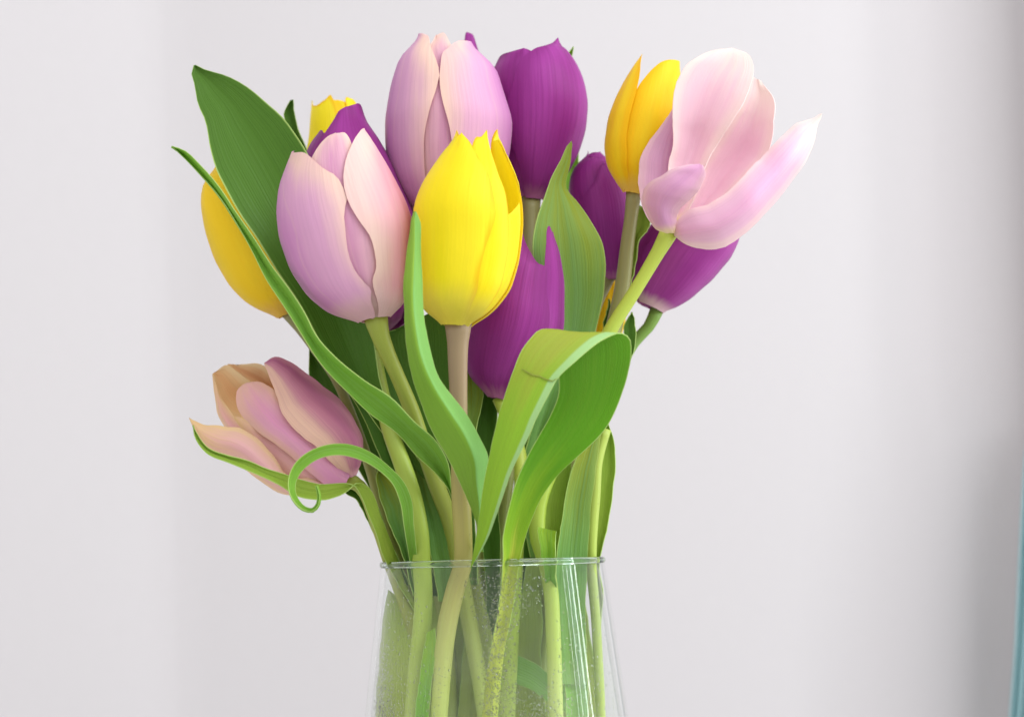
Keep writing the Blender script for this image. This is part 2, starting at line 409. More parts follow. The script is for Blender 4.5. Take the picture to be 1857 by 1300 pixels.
def petal(F, L, R, mat, parent, off=0.0, lift=1.5, bulge=2.5, tipin=0.0, nu=15, nv=40, thick=0.00035, inner=None, wob=0.00035, seed=0):
    """L, R: margins from the foot to the tip; (x, y) picture points or ('a', angle, t)"""
    def conv(pts):
        q = [(p[1], p[2]) if p[0] == 'a' else F.to_local(*p) for p in pts]
        q = [x for x in q if x[1] > 0.05]
        q = [(q[0][0], 0.0)] + [(q[0][0], q[0][1] * .5)] + q
        return np.array([(a / 70.0, t) for a, t in q])
    pick = np.round(np.linspace(0, 1, nv)**1.6 * 299).astype(int)   # closer rows round the foot
    l = hermite(conv(L), 300)[pick]; r = hermite(conv(R), 300)[pick]
    G = np.zeros((nv, nu, 3)); VN = np.zeros((nv, nu, 2)); thc = 35 * (l[nv // 2, 0] + r[nv // 2, 0])
    for i in range(nv):
        v = pick[i] / 299
        for j in range(nu):
            u = j / (nu - 1); e = 2 * u - 1
            th = (l[i, 0] * (1 - u) + r[i, 0] * u) * 70; t = l[i, 1] * (1 - u) + r[i, 1] * u
            o = off + lift * abs(e)**3 * math.sin(math.pi * min(v * 1.05, 1)) + bulge * (1 - e * e) * math.sin(math.pi * v)
            o += 1.6 * math.exp(-(e / .13)**2) * math.sin(math.pi * v) * -1 - tipin * max(0, v - .7) / .3
            G[i, j] = F.point(th, t, o); VN[i, j] = (0.5 + (th - thc) / 115, t)
    return shell('petal', G, thick, mat, inner or mat, parent, wob, seed, VN, pick / 299)

def auto_petal(F, th, W, mat, parent, h=1.0, off=0.0, lift=3, bulge=4, flare=0.0, pinch=1.7, seed=0, inner=None, nv=30):
    n = 22; L = []; R = []
    rnd = random.Random(seed)
    ph = rnd.uniform(0, 6)
    for i in range(n):
        v = i / (n - 1)
        w = (0.5 + 0.5 * math.sin(math.pi / 2 * min(v / .5, 1)))
        if v > .5: w *= max(0.0, 1 - ((v - .5) / .5)**pinch)**0.75
        t = v * h
        wl = W * w * (1 + .06 * math.sin(v * 9 + ph)); wr = W * w * (1 + .06 * math.sin(v * 8 + ph * 2))
        L.append(('a', th - wl, t)); R.append(('a', th + wr, t))
    return petal(F, L, R, mat, parent, off, lift, bulge, -flare, seed=seed, inner=inner, nv=nv)

def sheet(name, L, R, d, eL, eR, mat, parent=None, back=None, nu=13, nv=46, thick=0.0007, mid=0.5, power=1.6, wob=0.0005, seed=0, mids=None):
    """blade with measured margins; d: depth (mm) of the midrib along the blade, eL/eR: how far each margin stands in front of it"""
    l = hermite(L, nv); r = hermite(R, nv)
    for side_, ph_ in ((l, 0.0), (r, 9.0)):                    # slightly uneven margins
        for i in range(2, nv - 2):
            q_ = i / (nv - 1) * 11
            side_[i] += np.array((noise.noise(Vector((q_, seed * 2.3 + ph_, 0))), noise.noise(Vector((q_, seed * 2.3 + ph_, 5))))) * 2.2
            side_[i] += noise.noise(Vector((q_ * 3.1, seed + ph_, 2))) * 0.8
    dd = along(d, nv); a = along(eL, nv); b = along(eR, nv); md = along(mid, nv)
    mm = hermite(mids, nv) if mids is not None else None
    G = np.zeros((nv, nu, 3))
    for i in range(nv):
        m0 = l[i] * (1 - md[i]) + r[i] * md[i]
        if mm is not None: m0 = mm[i]
        for j in range(nu):
            u = j / (nu - 1)
            if u < .5:
                w = 1 - u / .5; q = m0 * (1 - w) + l[i] * w; z = dd[i] + a[i] * w**power
            else:
                w = (u - .5) / .5; q = m0 * (1 - w) + r[i] * w; z = dd[i] + b[i] * w**power
            G[i, j] = P(q[0], q[1], z)
    return shell(name, G, thick, mat, back or mat, parent, wob, seed)

def tag(o, label, cat, group=None):
    o['label'] = label; o['category'] = cat
    if group: o['group'] = group
    return o

def tulip(label, foot):
    e = bpy.data.objects.new('tulip', None); COL.objects.link(e); e.empty_display_size = 0.01
    e.location = foot; bpy.context.view_layer.update()
    return tag(e, label, 'tulip', 'tulips in the glass vase')

def leaf(label, *a, **k):
    o = sheet('tulip_leaf', *a, **k)
    return tag(o, label, 'leaf', 'tulip leaves in the bouquet')

def stem(t, pts, r, mat, seed=0):
    return tube('stem', pts[::-1], r, mat, t, seed=seed)     # v = 1 at the bloom

FOOT = lambda x, y=0: Vector((x, y, 0.012))

# ------------------------------------------------------------------ walls and table
def wall_points():
    yb = 450.0
    def X(px): return P(px, 650, -yb).x
    y = yb / 1000
    pts = []
    xc = X(305)
    pts.append((xc - 0.75, y - 0.30)); pts.append((xc - 0.02, y - 0.0080))
    for k in range(1, 6): pts.append((xc - 0.02 + 0.028 * k / 6, y - 0.0080 * (1 - k / 6)**1.6))
    pts.append((xc + 0.02, y))
    x1 = X(1762); rad = X(1845) - x1
    for k in range(0, 17):
        a = math.pi / 2 * k / 16
        pts.append((x1 + rad * math.sin(a), y - rad * (1 - math.cos(a))))
    pts.append((x1 + rad + 0.012, y - rad - 0.03))
    return pts
wp = wall_points()
verts = []; faces = []
for (x, y) in wp: verts += [(x, y, -0.3), (x, y, 1.3)]
for i in range(len(wp) - 1): faces.append((2 * i, 2 * i + 2, 2 * i + 3, 2 * i + 1))
me = bpy.data.meshes.new('wall'); me.from_pydata(verts, [], faces)
me.polygons.foreach_set('use_smooth', [True] * len(faces))
me.materials.append(simple_mat('wall_paint', lin(197, 193, 194), 0.9, 140, .012, .05))
wall = link('wall', me); wall['kind'] = 'structure'

tb = bpy.data.meshes.new('table_top')
tb.from_pydata([(-.45, -.30, -.03), (.27, -.30, -.03), (.27, .13, -.03), (-.45, .13, -.03), (-.45, -.30, 0), (.27, -.30, 0), (.27, .13, 0), (-.45, .13, 0)], [],
               [(0, 3, 2, 1), (4, 5, 6, 7), (0, 1, 5, 4), (1, 2, 6, 5), (2, 3, 7, 6), (3, 0, 4, 7)])
tb.materials.append(simple_mat('table_paint', lin(214, 210, 204), 0.5))
tab = link('table_top', tb); tab['kind'] = 'structure'

# curtain at the right edge of the picture, against the side wall
def curtain():
    nv, nu = 30, 40
    G = np.zeros((nv, nu, 3))
    for i in range(nv):
        v = i / (nv - 1)
        py = 1420 - v * 700
        left = np.interp(py, [700, 850, 1020, 1170, 1300, 1420], [1872, 1857, 1848, 1841, 1831, 1826])
        for j in range(nu):
            u = j / (nu - 1)
            p = P(left + u * 60, py, -404 + 6 * math.sin(u * 26 + 1.0) - 20 * u * u + 3 * math.sin(v * 5))
            G[i, j] = p
    m, nt, N, L = newmat('teal_curtain_cloth')
    tc = N.new('ShaderNodeTexCoord')
    vo = N.new('ShaderNodeTexVoronoi'); vo.inputs['Scale'].default_value = 34; L.new(tc.outputs['Object'], vo.inputs['Vector'])
    nz = N.new('ShaderNodeTexNoise'); nz.inputs['Scale'].default_value = 400; L.new(tc.outputs['Object'], nz.inputs['Vector'])
    c = mixc(N, L, nz.outputs[0], lin(172, 208, 212), lin(192, 220, 222))
    c = mixc(N, L, ramp(N, L, vo.outputs['Distance'], [(0.10, (1, 1, 1, 1)), (0.16, (0, 0, 0, 1))]), c, lin(70, 92, 120))
    finish(m, nt, N, L, c, 0.85, 0.55, nz.outputs[0], .1, .1)
    o = shell('curtain', G, 0.0012, m)
    return tag(o, 'pale teal dotted curtain hanging at the right edge', 'curtain')
curtain()

# ------------------------------------------------------------------ TULIPS
# --- front pink tulip, left of the yellow one
t = tulip('lilac pink tulip left of the bright yellow one, cream petal margins', FOOT(-.02, -.02))
F = Flower((676, 580), (612, 250), 40,
           left=[(664, 584), (604, 571), (562, 538), (530, 490), (511, 431), (507, 388), (512, 340), (534, 276), (545, 245)],
           right=[(690, 580), (705, 573), (729, 553), (737, 515), (742, 452), (744, 409), (731, 371), (706, 321), (676, 270), (655, 234)])
petal(F, [(664, 584), (604, 571), (562, 538), (530, 490), (511, 431), (507, 388), (512, 340), (523, 305), (531, 290), (533, 272)],
      [(676, 560), (674, 536), (664, 526), (643, 498), (632, 452), (628, 409), (632, 376), (621, 350), (592, 325), (560, 292), (541, 286), (534, 272)],
      M['pink_l'], t, 3, 0.5, 3, seed=1)
petal(F, [(684, 562), (677, 528), (683, 494), (676, 456), (655, 422), (634, 384), (626, 346), (628, 316), (640, 272), (649, 250), (655, 232)],
      [(705, 573), (729, 553), (737, 515), (742, 452), (744, 409), (731, 371), (706, 321), (678, 270), (663, 250), (656, 232)],
      M['pink_salmon'], t, 4, 0.5, 3, seed=2)
petal(F, [('a', -12, .1), ('a', -32, .3), ('a', -40, .6), ('a', -28, .85), (596, 262), (611, 254)],
      [('a', 28, .1), ('a', 36, .3), ('a', 40, .6), ('a', 34, .85), (640, 268), (611, 254)], M['pink_inner'], t, -5, 1, 3, seed=3)
auto_petal(F, 190, 60, M['pink'], t, .99, -6, seed=4)
auto_petal(F, 130, 50, M['pink'], t, .93, 0, seed=5)
auto_petal(F, 235, 48, M['pink_salmon'], t, .95, -3, seed=6)
stem(t, [(681, 572, 40), (687, 600, 39), (697, 628, 37), (720, 680, 33), (745, 740, 28), (768, 810, 22), (792, 880, 17), (814, 940, 14), (830, 1010, 12), (846, 1100, 12), (880, 1300, 10), (900, 1700, 5)],
     [15] * 8 + [16, 15, 14, 19], M['stem_olive'], 1)

# --- tall pink tulip at the top
t = tulip('tall pink tulip with creamy petal margins at the top of the bouquet', FOOT(0, .005))
F = Flower((812, 412), (806, 76), -8,
           left=[(800, 412), (768, 400), (735, 372), (715, 330), (706, 279), (705, 217), (715, 158), (731, 109), (766, 74)],
           right=[(824, 412), (860, 395), (892, 360), (912, 315), (920, 279), (925, 222), (909, 171), (895, 128), (868, 102), (850, 88)])
petal(F, [(768, 400), (735, 372), (715, 330), (706, 279), (705, 217), (715, 158), (731, 109), (750, 86), (767, 71)],
      [(800, 400), (772, 306), (773, 265), (782, 222), (793, 185), (798, 158), (793, 131), (784, 104), (781, 82), (767, 71)],
      M['pink_l'], t, 4, .5, 3, seed=11)
petal(F, [(822, 395), (822, 300), (815, 252), (807, 222), (801, 195), (798, 160), (801, 128), (813, 104), (828, 88), (848, 86)],
      [(860, 395), (892, 360), (912, 315), (920, 279), (925, 222), (909, 171), (895, 128), (872, 104), (848, 86)],
      M['pink_r'], t, 3, .5, 3, seed=12)
petal(F, [('a', -30, .1), ('a', -36, .4), ('a', -30, .8), (782, 90), (790, 74)], [('a', 26, .1), ('a', 32, .4), ('a', 30, .8), (818, 92), (806, 71), (790, 74)],
      M['pink_inner'], t, -5, 1, 3, seed=13)
auto_petal(F, 180, 58, M['pink'], t, .97, -6, seed=14); auto_petal(F, 125, 50, M['pink'], t, .95, 0, seed=15); auto_petal(F, 238, 50, M['pink'], t, .95, -3, seed=16)
stem(t, [(812, 408, -8), (814, 520, -8), (820, 700, -4), (835, 880, 0), (852, 1010, 0), (872, 1120, 0), (900, 1300, -5), (930, 1700, -10)], 15, M['stem_grey'], 2)

# --- purple tulip behind the tall pink one, one petal tip showing
t = tulip('purple tulip hidden behind the tall pink tulip, one petal tip showing', FOOT(.002, .02))
F = Flower((850, 400), (848, 90), -52, R=66)
petal(F, [('a', -30, .1), ('a', -34, .5), ('a', -20, .8), (841, 98), (843, 76), (851, 67)], [('a', 30, .1), ('a', 40, .5), ('a', 34, .8), (868, 104), (861, 79), (851, 67)],
      M['purple'], t, 0, 2, 3, seed=21)
for k, a in enumerate((65, 125, 185, 245, 300)): auto_petal(F, a, 42, M['purple'], t, .86, -3 * (k % 2), seed=22 + k)
stem(t, [(850, 398, -52), (852, 520, -46), (866, 760, -28), (880, 1010, -18), (890, 1300, -20), (905, 1700, -24)], 14, M['stem_olive'], 3)

# --- purple tulip behind the front pink one
t = tulip('dark purple tulip peeking out behind the lilac pink tulip', FOOT(-.03, 0))
F = Flower((668, 604), (636, 214), -4,
           left=[(650, 604), (600, 570), (565, 500), (548, 420), (545, 340), (552, 285), (575, 243), (590, 225)],
           right=[(690, 606), (735, 600), (760, 560), (764, 500), (760, 440), (745, 380), (722, 325), (702, 290), (681, 253), (655, 216)])
petal(F, [('a', -38, .08), ('a', -50, .3), ('a', -55, .5), (575, 300), (592, 256), (612, 218), (629, 203)],
      [('a', 40, .08), ('a', 62, .3), ('a', 80, .5), ('a', 84, .7), (702, 291), (681, 253), (655, 214), (629, 203)], M['purple'], t, 2, 3, 4, seed=31)
petal(F, [('a', -96, .1), ('a', -96, .5), (550, 300), (553, 270), (572, 243), (577, 241)], [('a', -30, .1), ('a', -30, .5), ('a', -30, .75), (600, 270), (588, 249), (577, 241)], M['purple'], t, -2, 3, 3, seed=32)
for k, a in enumerate((95, 150, 205, 255)): auto_petal(F, a, 48, M['purple'], t, .9, -3 * (k % 2), seed=33 + k)
stem(t, [(668, 600, 2), (678, 650, 10), (690, 708, 16), (708, 782, 21), (731, 846, 24), (752, 916, 24), (761, 965, 22), (764, 1016, 20), (768, 1070, 21), (766, 1128, 22), (757, 1212, 23), (748, 1320, 24), (740, 1700, 20)],
     [16, 16, 16, 16, 17, 17, 17, 17, 16, 15, 15], M['stem_lime'], 4)

# --- yellow tulip behind it, ragged top showing
t = tulip('yellow tulip with ragged top behind the dark purple tulip', FOOT(-.01, .02))
F = Flower((610, 474), (606, 190), -46, left=[(598, 474), (560, 440), (548, 380), (548, 320), (563, 250), (566, 185)], right=[(622, 474), (665, 440), (680, 380), (678, 320), (664, 250), (650, 205), (640, 186)])
petal(F, [('a', -80, .1), ('a', -90, .5), (563, 249), (564, 215), (566, 183)], [('a', -10, .1), ('a', -2, .5), ('a', 4, .8), (604, 188), (590, 190), (576, 198), (566, 183)], M['yellow'], t, 0, 1, 2, seed=41)
petal(F, [('a', -20, .1), ('a', -30, .5), ('a', -24, .8), (588, 196), (600, 190), (612, 190)], [('a', 50, .1), ('a', 56, .5), ('a', 60, .8), (640, 205), (628, 194), (612, 190)], M['gold'], t, -3, 1, 2, seed=42)
petal(F, [('a', 20, .1), ('a', 20, .5), ('a', 30, .8), (628, 206), (638, 184)], [('a', 98, .1), ('a', 98, .5), (664, 255), (652, 212), (638, 184)], M['yellow'], t, 2, 1, 2, seed=43)
for k, a in enumerate((135, 190, 245)): auto_petal(F, a, 48, M['gold'], t, .93, -2, seed=44 + k)
stem(t, [(610, 470, -46), (628, 580, -38), (660, 720, -22), (705, 850, -12), (750, 950, -8), (785, 1030, -8), (820, 1300, -12), (840, 1700, -16)], 14, M['stem_grey'], 5)

# --- golden tulip at the far left, half hidden by leaves
t = tulip('golden yellow tulip at far left, half hidden behind two leaves', FOOT(-.025, .005))
F = Flower((514, 574), (424, 292), -12,
           left=[(505, 574), (482, 568), (448, 549), (418, 519), (393, 473), (376, 422), (368, 371), (370, 338), (384, 320), (400, 300)],
           right=[(526, 572), (550, 545), (562, 500), (556, 450), (535, 400), (505, 350), (470, 305), (450, 285)])
petal(F, [(482, 568), (448, 549), (418, 519), (393, 473), (376, 422), (368, 371), (370, 340), (382, 322), (396, 312)],
      [('a', 20, .1), ('a', 30, .3), ('a', 34, .5), ('a', 20, .75), ('a', -10, .92), (396, 312)], M['gold_lit'], t, 0, 3, 4, seed=51)
auto_petal(F, 60, 48, M['gold_lit'], t, .95, -3, seed=52)
for k, a in enumerate((115, 170, 225, 275)): auto_petal(F, a, 46, M['gold_lit'], t, .9, -3, seed=53 + k)
stem(t, [(518, 564, -12), (546, 598, -10), (574, 636, -8), (606, 682, -6), (640, 760, -5), (672, 850, -4), (700, 950, -2), (722, 1020, 0), (742, 1100, 2), (780, 1300, -4), (800, 1700, -8)], [13] * 5 + [11, 10, 9, 10], M['stem_grey'], 6)

# --- bright yellow tulip in front
t = tulip('bright lemon yellow tulip front and centre on a brownish stem', FOOT(0, -.022))
F = Flower((832, 592), (862, 248), 46,
           left=[(818, 592), (802, 585), (769, 556), (763, 505), (761, 434), (757, 379), (771, 340), (798, 297), (820, 264), (830, 248)],
           right=[(846, 592), (862, 587), (893, 567), (924, 528), (940, 473), (948, 407), (946, 367), (936, 320), (916, 281), (900, 248)])
petal(F, [(802, 585), (769, 556), (763, 505), (761, 434), (757, 379), (772, 342), (799, 302), (824, 268), (842, 249)],
      [(853, 580), (859, 544), (865, 512), (875, 465), (885, 434), (893, 399), (889, 367), (883, 336), (871, 308), (856, 274), (842, 249)],
      M['yellow'], t, 8, 0.5, 3, seed=61)
petal(F, [('a', -8, .1), ('a', -6, .4), ('a', -14, .7), (858, 267), (872, 256), (881, 243)],
      [(868, 584), (897, 541), (912, 497), (918, 450), (918, 399), (912, 359), (897, 316), (886, 277), (881, 243)], M['yellow'], t, 1, .5, 4, seed=62)
petal(F, [('a', 36, .1), ('a', 40, .3), ('a', 40, .5), (921, 404), (921, 400)],
      [(893, 567), (924, 528), (940, 473), (948, 407), (944, 378), (937, 384), (928, 396)], M['yellow'], t, -5, 1, 3, seed=63)
petal(F, [('a', 150, .1), ('a', 155, .5), ('a', 160, .8), ('a', 150, .92), (893, 262), (898, 248)],
      [('a', 78, .1), ('a', 82, .5), ('a', 84, .7), (936, 320), (916, 281), (898, 248)], M['yellow_in_lit'], t, 0, 1, 3, seed=64)
petal(F, [('a', -150, .1), ('a', -160, .5), ('a', -150, .8), (842, 270), (829, 249)][::1],
      [('a', -80, .1), ('a', -84, .5), ('a', -88, .8), (820, 263), (829, 249)], M['yellow'], t, 2, 1, 3, seed=65)
auto_petal(F, 190, 50, M['yellow'], t, .95, -4, seed=66)
stem(t, [(831, 586, 46), (830, 640, 45), (831, 700, 43), (833, 800, 40), (836, 900, 36), (840, 980, 31), (840, 1016, 29), (824, 1075, 28), (807, 1156, 29), (795, 1310, 30), (790, 1700, 26)],
     [14, 14, 14, 14, 17, 18.5, 18, 17, 17.5, 16.5, 17, 21], M['stem_brown'], 7)

# --- tall purple tulip
t = tulip('large purple tulip right of the tall pink one, topmost of the purple ones', FOOT(.005, .018))
F = Flower((962, 363), (976, 84), -26,
           left=[(945, 362), (925, 340), (905, 300), (892, 250), (886, 200), (886, 160), (893, 128), (903, 114)],
           right=[(980, 361), (1003, 343), (1025, 315), (1043, 279), (1057, 233), (1061, 190), (1054, 150), (1041, 120), (1027, 101), (1014, 86)])
petal(F, [('a', -22, .1), ('a', -34, .35), ('a', -34, .6), (930, 180), (944, 130), (964, 110), (986, 98), (1000, 88), (1008, 76)],
      [(980, 361), (1003, 343), (1025, 315), (1043, 279), (1057, 233), (1061, 190), (1054, 150), (1041, 120), (1024, 100), (1014, 90), (1008, 76)],
      M['purple'], t, 3, 2, 5, seed=71)
petal(F, [('a', -95, .1), ('a', -97, .5), ('a', -95, .8), (893, 130), (904, 115), (930, 106), (949, 103)], [('a', 5, .1), ('a', 10, .5), ('a', 5, .8), (975, 125), (962, 109), (949, 103)],
      M['purple'], t, -3, 2, 3, seed=72)
for k, a in enumerate((130, 185, 240, 100)): auto_petal(F, a, 46, M['purple'], t, .88, -4, seed=73 + k)
stem(t, [(962, 360, -26), (962, 420, -24), (955, 520, -20), (938, 700, -14), (915, 880, -10), (900, 1010, -8), (905, 1120, -8), (925, 1300, -12), (940, 1700, -14)], 16, M['stem_grey'], 8)

# --- purple tulip low in the centre
t = tulip('purple tulip low in the centre, right behind the bright yellow one', FOOT(.008, -.01))
F = Flower((906, 724), (972, 424), 10,
           left=[(895, 724), (877, 708), (853, 682), (846, 646), (847, 603), (858, 550), (880, 490), (910, 440), (940, 418)],
           right=[(922, 722), (950, 705), (990, 665), (1012, 630), (1021, 591), (1020, 512), (1012, 461), (999, 422)])
petal(F, [(877, 708), (853, 682), (846, 646), (847, 603), (858, 550), (880, 490), (915, 440), (946, 418)],
      [('a', 30, .08), ('a', 42, .3), (991, 571), (986, 535), (987, 501), (971, 485), (958, 462), (950, 436), (946, 418)], M['purple'], t, 3, 2, 4, seed=81)
petal(F, [('a', 22, .1), ('a', 26, .35), (978, 575), (982, 544), (984, 501), (986, 470), (989, 436), (999, 421)],
      [(950, 705), (990, 665), (1012, 630), (1021, 591), (1020, 512), (1012, 461), (999, 421)], M['purple'], t, 1, 0.5, 2, seed=82)
for k, a in enumerate((120, 170, 215, 262)): auto_petal(F, a, 46, M['purple'], t, .8, -4, seed=83 + k)
stem(t, [(908, 722, 10), (925, 770, 12), (943, 830, 16), (945, 880, 20), (940, 950, 20), (936, 1012, 18), (930, 1096, 16), (925, 1172, 14), (918, 1310, 10), (910, 1700, 6)],
     [20, 18, 15.5, 16, 16, 15.5, 14, 13, 13, 13], M['stem_green'], 9)

# --- purple tulip, right, behind the golden one's stem
t = tulip('purple tulip with one petal wrapped over another, behind the golden tulip stem', FOOT(.02, .02))
F = Flower((1108, 508), (1086, 284), -30,
           left=[(1098, 508), (1072, 490), (1050, 450), (1036, 400), (1030, 350), (1031, 326), (1041, 301), (1066, 284)],
           right=[(1120, 508), (1138, 485), (1148, 440), (1150, 400), (1146, 370), (1132, 330), (1112, 295), (1098, 278)])
petal(F, [('a', -40, .08), ('a', -58, .3), (1056, 410), (1058, 378), (1077, 342), (1088, 312), (1094, 304)],
      [(1138, 485), (1148, 440), (1150, 400), (1146, 370), (1132, 335), (1112, 308), (1094, 304)], M['purple'], t, 3, 3, 4, seed=91)
petal(F, [(1072, 490), (1050, 450), (1036, 400), (1030, 350), (1031, 326), (1041, 301), (1066, 284), (1090, 278)],
      [('a', 10, .1), ('a', 10, .5), ('a', 20, .8), (1112, 300), (1090, 278)], M['purple'], t, -3, 2, 3, seed=92)
for k, a in enumerate((110, 160, 210, 262)): auto_petal(F, a, 46, M['purple'], t, .92, -4, seed=93 + k)
stem(t, [(1100, 500, -30), (1076, 560, -30), (1056, 700, -22), (1035, 850, -18), (1005, 1000, -14), (990, 1100, -14), (975, 1300, -16), (965, 1700, -18)], 14, M['stem_grey'], 10)

# --- golden tulip right
t = tulip('golden tulip at upper right, partly behind the wide open pale pink one', FOOT(.025, .01))
F = Flower((1148, 352), (1190, 108), -4,
           left=[(1138, 352), (1120, 332), (1104, 301), (1100, 263), (1108, 214), (1122, 180), (1137, 151), (1160, 110), (1169, 101)],
           right=[(1160, 352), (1185, 340), (1208, 305), (1222, 260), (1230, 210), (1232, 160), (1228, 118)])
petal(F, [(1120, 332), (1104, 301), (1100, 263), (1108, 214), (1122, 180), (1140, 148), (1158, 118), (1169, 101)],
      [(1144, 345), (1137, 293), (1137, 255), (1145, 214), (1158, 165), (1162, 143), (1164, 122), (1169, 101)], M['gold'], t, 3, 2, 3, seed=101)
petal(F, [(1144, 345), (1136, 293), (1136, 255), (1144, 214), (1155, 172), (1170, 150), (1190, 128), (1212, 116), (1222, 115)],
      [(1185, 340), (1208, 305), (1222, 260), (1228, 210), (1230, 160), (1229, 128), (1222, 115)], M['gold'], t, 1, 2, 3, seed=102)
for k, a in enumerate((100, 150, 205, 258)): auto_petal(F, a, 46, M['gold'], t, .8, -4, seed=103 + k)
stem(t, [(1149, 350, -4), (1146, 380, -4), (1138, 440, -4), (1127, 530, -4), (1112, 600, -4), (1085, 720, -2), (1062, 850, 0), (1045, 1000, 2), (1036, 1100, 2), (1030, 1300, 0), (1020, 1700, -5)], [14, 14, 15, 15, 15, 15, 15.5, 16, 14, 11.5], M['stem_grey'], 11)

# --- wide open pale pink tulip, right
t = tulip('wide open pale pink tulip leaning out at the right', FOOT(.018, -.012))
b0 = (1212, 421)
sheet('petal', [(1208, 420), (1190, 412), (1166, 380), (1158, 330), (1164, 284), (1187, 243), (1208, 214), (1224, 190)],
      [(1222, 420), (1236, 405), (1248, 370), (1252, 330), (1252, 300), (1250, 270), (1246, 230), (1234, 180)],
      [20, 18, 16, 14, 13, 12, 12, 12], [0, -2, -3, -3, -3, -2, -1, 0], [-2, -3, -4, -5, -5, -5, -4, -1], M['pink_mauve'], t, M['pink_pale'], seed=111)
sheet('petal', [(1212, 419), (1216, 390), (1214, 350), (1212, 309), (1221, 259), (1222, 185), (1230, 143), (1249, 114), (1282, 95), (1324, 88)],
      [(1230, 418), (1250, 380), (1268, 340), (1282, 296), (1312, 245), (1343, 200), (1360, 160), (1367, 130), (1360, 102), (1330, 88)],
      [20, 16, 14, 12, 12, 15, 17, 18, 18, 17], [2, 5, 6, 7, 7, 6, 5, 4, 2, 0], [2, 5, 8, 9, 9, 9, 8, 5, 2, 0], M['pink_pale'], t, M['pink_pale'], seed=112)
sheet('petal', [(1216, 420), (1240, 385), (1262, 340), (1280, 292), (1312, 240), (1342, 192), (1357, 160), (1366, 140)],
      [(1228, 420), (1262, 402), (1310, 366), (1352, 330), (1390, 284), (1402, 222), (1400, 175), (1380, 148)],
      [16, 11, 7, 5, 5, 7, 9, 10], [0, 3, 3, 3, 3, 3, 2, 0], [2, 6, 10, 12, 11, 9, 6, 0], M['pink_pale'], t, M['pink_pale'], seed=113)
sheet('petal', [(1222, 424), (1226, 405), (1236, 392), (1249, 382), (1286, 369), (1324, 347), (1361, 305), (1394, 272), (1415, 251), (1440, 228), (1466, 217), (1490, 206)],
      [(1224, 428), (1236, 440), (1262, 449), (1286, 452), (1324, 442), (1357, 418), (1399, 376), (1440, 326), (1462, 290), (1474, 262), (1481, 236), (1491, 207)],
      [22, 27, 31, 33, 34, 34, 32, 30, 28, 25, 23, 22], [0, -3, -4, -4, -4, -4, -4, -5, -4, -3, -1, 0], [0, -6, -10, -12, -13, -13, -12, -11, -9, -6, -2, 0], M['pink_rose'], t, M['pink_pale'], seed=114)
sheet('petal', [(1206, 421), (1184, 408), (1170, 385), (1164, 360), (1172, 338), (1192, 322), (1214, 309), (1240, 300), (1266, 298)],
      [(1224, 422), (1226, 400), (1226, 386), (1240, 372), (1257, 356), (1268, 344), (1276, 328), (1279, 314), (1275, 300)],
      [24, 30, 33, 35, 37, 38, 38, 38, 37], [0, -5, -8, -8, -5, -2, 0, 0, 0], [-2, -5, -4, -2, 0, 1, 2, 2, 0], M['pink_mauve'], t, M['pink_pale'], seed=115)
sheet('petal', [(1212, 420), (1200, 396), (1188, 350), (1190, 300), (1205, 260), (1230, 230), (1250, 200)],
      [(1230, 420), (1262, 396), (1290, 350), (1320, 290), (1335, 240), (1320, 205), (1260, 195)],
      [16, 2, -6, -9, -7, -2, 2], 4, 4, M['pink_pale'], t, M['pink'], seed=116)
stem(t, [(1214, 420, 20), (1202, 442, 20), (1180, 480, 19), (1150, 530, 18), (1112, 590, 17), (1062, 690, 16), (1010, 820, 18), (975, 920, 20), (976, 980, 20), (990, 1020, 20), (1000, 1080, 21), (1003, 1140, 22), (1008, 1310, 24), (1004, 1700, 20)],
     [16, 16, 16, 15, 14, 14, 15, 17, 18, 14, 12, 14], M['stem_green'], 12)

# --- purple tulip right, low
t = tulip('purple tulip with pale foot below the wide open pink tulip', FOOT(.03, .015))
F = Flower((1188, 562), (1262, 396), -22,
           left=[(1176, 562), (1158, 553), (1146, 525), (1145, 495), (1154, 446), (1179, 412), (1200, 390)],
           right=[(1200, 563), (1222, 555), (1249, 540), (1287, 506), (1320, 465), (1334, 436), (1338, 412), (1330, 395)])
petal(F, [('a', -46, .06), ('a', -50, .3), ('a', -40, .6), ('a', -10, .85), ('a', 20, 1.0)],
      [(1222, 556), (1249, 540), (1287, 506), (1320, 465), (1334, 436), (1336, 415), ('a', 40, 1.0)], M['purple_pale'], t, 3, 3, 4, seed=121)
petal(F, [('a', -98, .06), ('a', -98, .4), ('a', -90, .7), ('a', -60, .95)],
      [('a', -18, .06), ('a', -14, .4), ('a', -30, .7), ('a', -50, .95)], M['purple'], t, -1, 4, 3, seed=122)
for k, a in enumerate((95, 150, 205, 255)): auto_petal(F, a, 44, M['purple'], t, .95, -4, seed=123 + k)
stem(t, [(1192, 560, -22), (1178, 590, -22), (1152, 618, -22), (1120, 680, -20), (1085, 800, -14), (1062, 930, -8), (1050, 1020, -6), (1042, 1120, -6), (1030, 1300, -8), (1010, 1700, -10)], 10.5, M['stem_dark'], 13)

# --- golden tulip almost hidden
t = tulip('golden tulip almost hidden, a sliver between broad leaf and grey stem', FOOT(.01, .03))
F = Flower((1090, 640), (1098, 470), -46, R=40)
for k, a in enumerate((0, 60, 120, 180, 240, 300)): auto_petal(F, a + 20, 42, M['gold'], t, .97, -2 * (k % 2), seed=131 + k)
stem(t, [(1090, 638, -46), (1074, 740, -42), (1035, 880, -30), (1000, 1010, -20), (985, 1150, -20), (970, 1700, -20)], 13, M['stem_grey'], 14)

# --- drooping open tulip, lower left
t = tulip('drooping mauve tulip opening at lower left, amber inside its petals', FOOT(-.03, -.005))
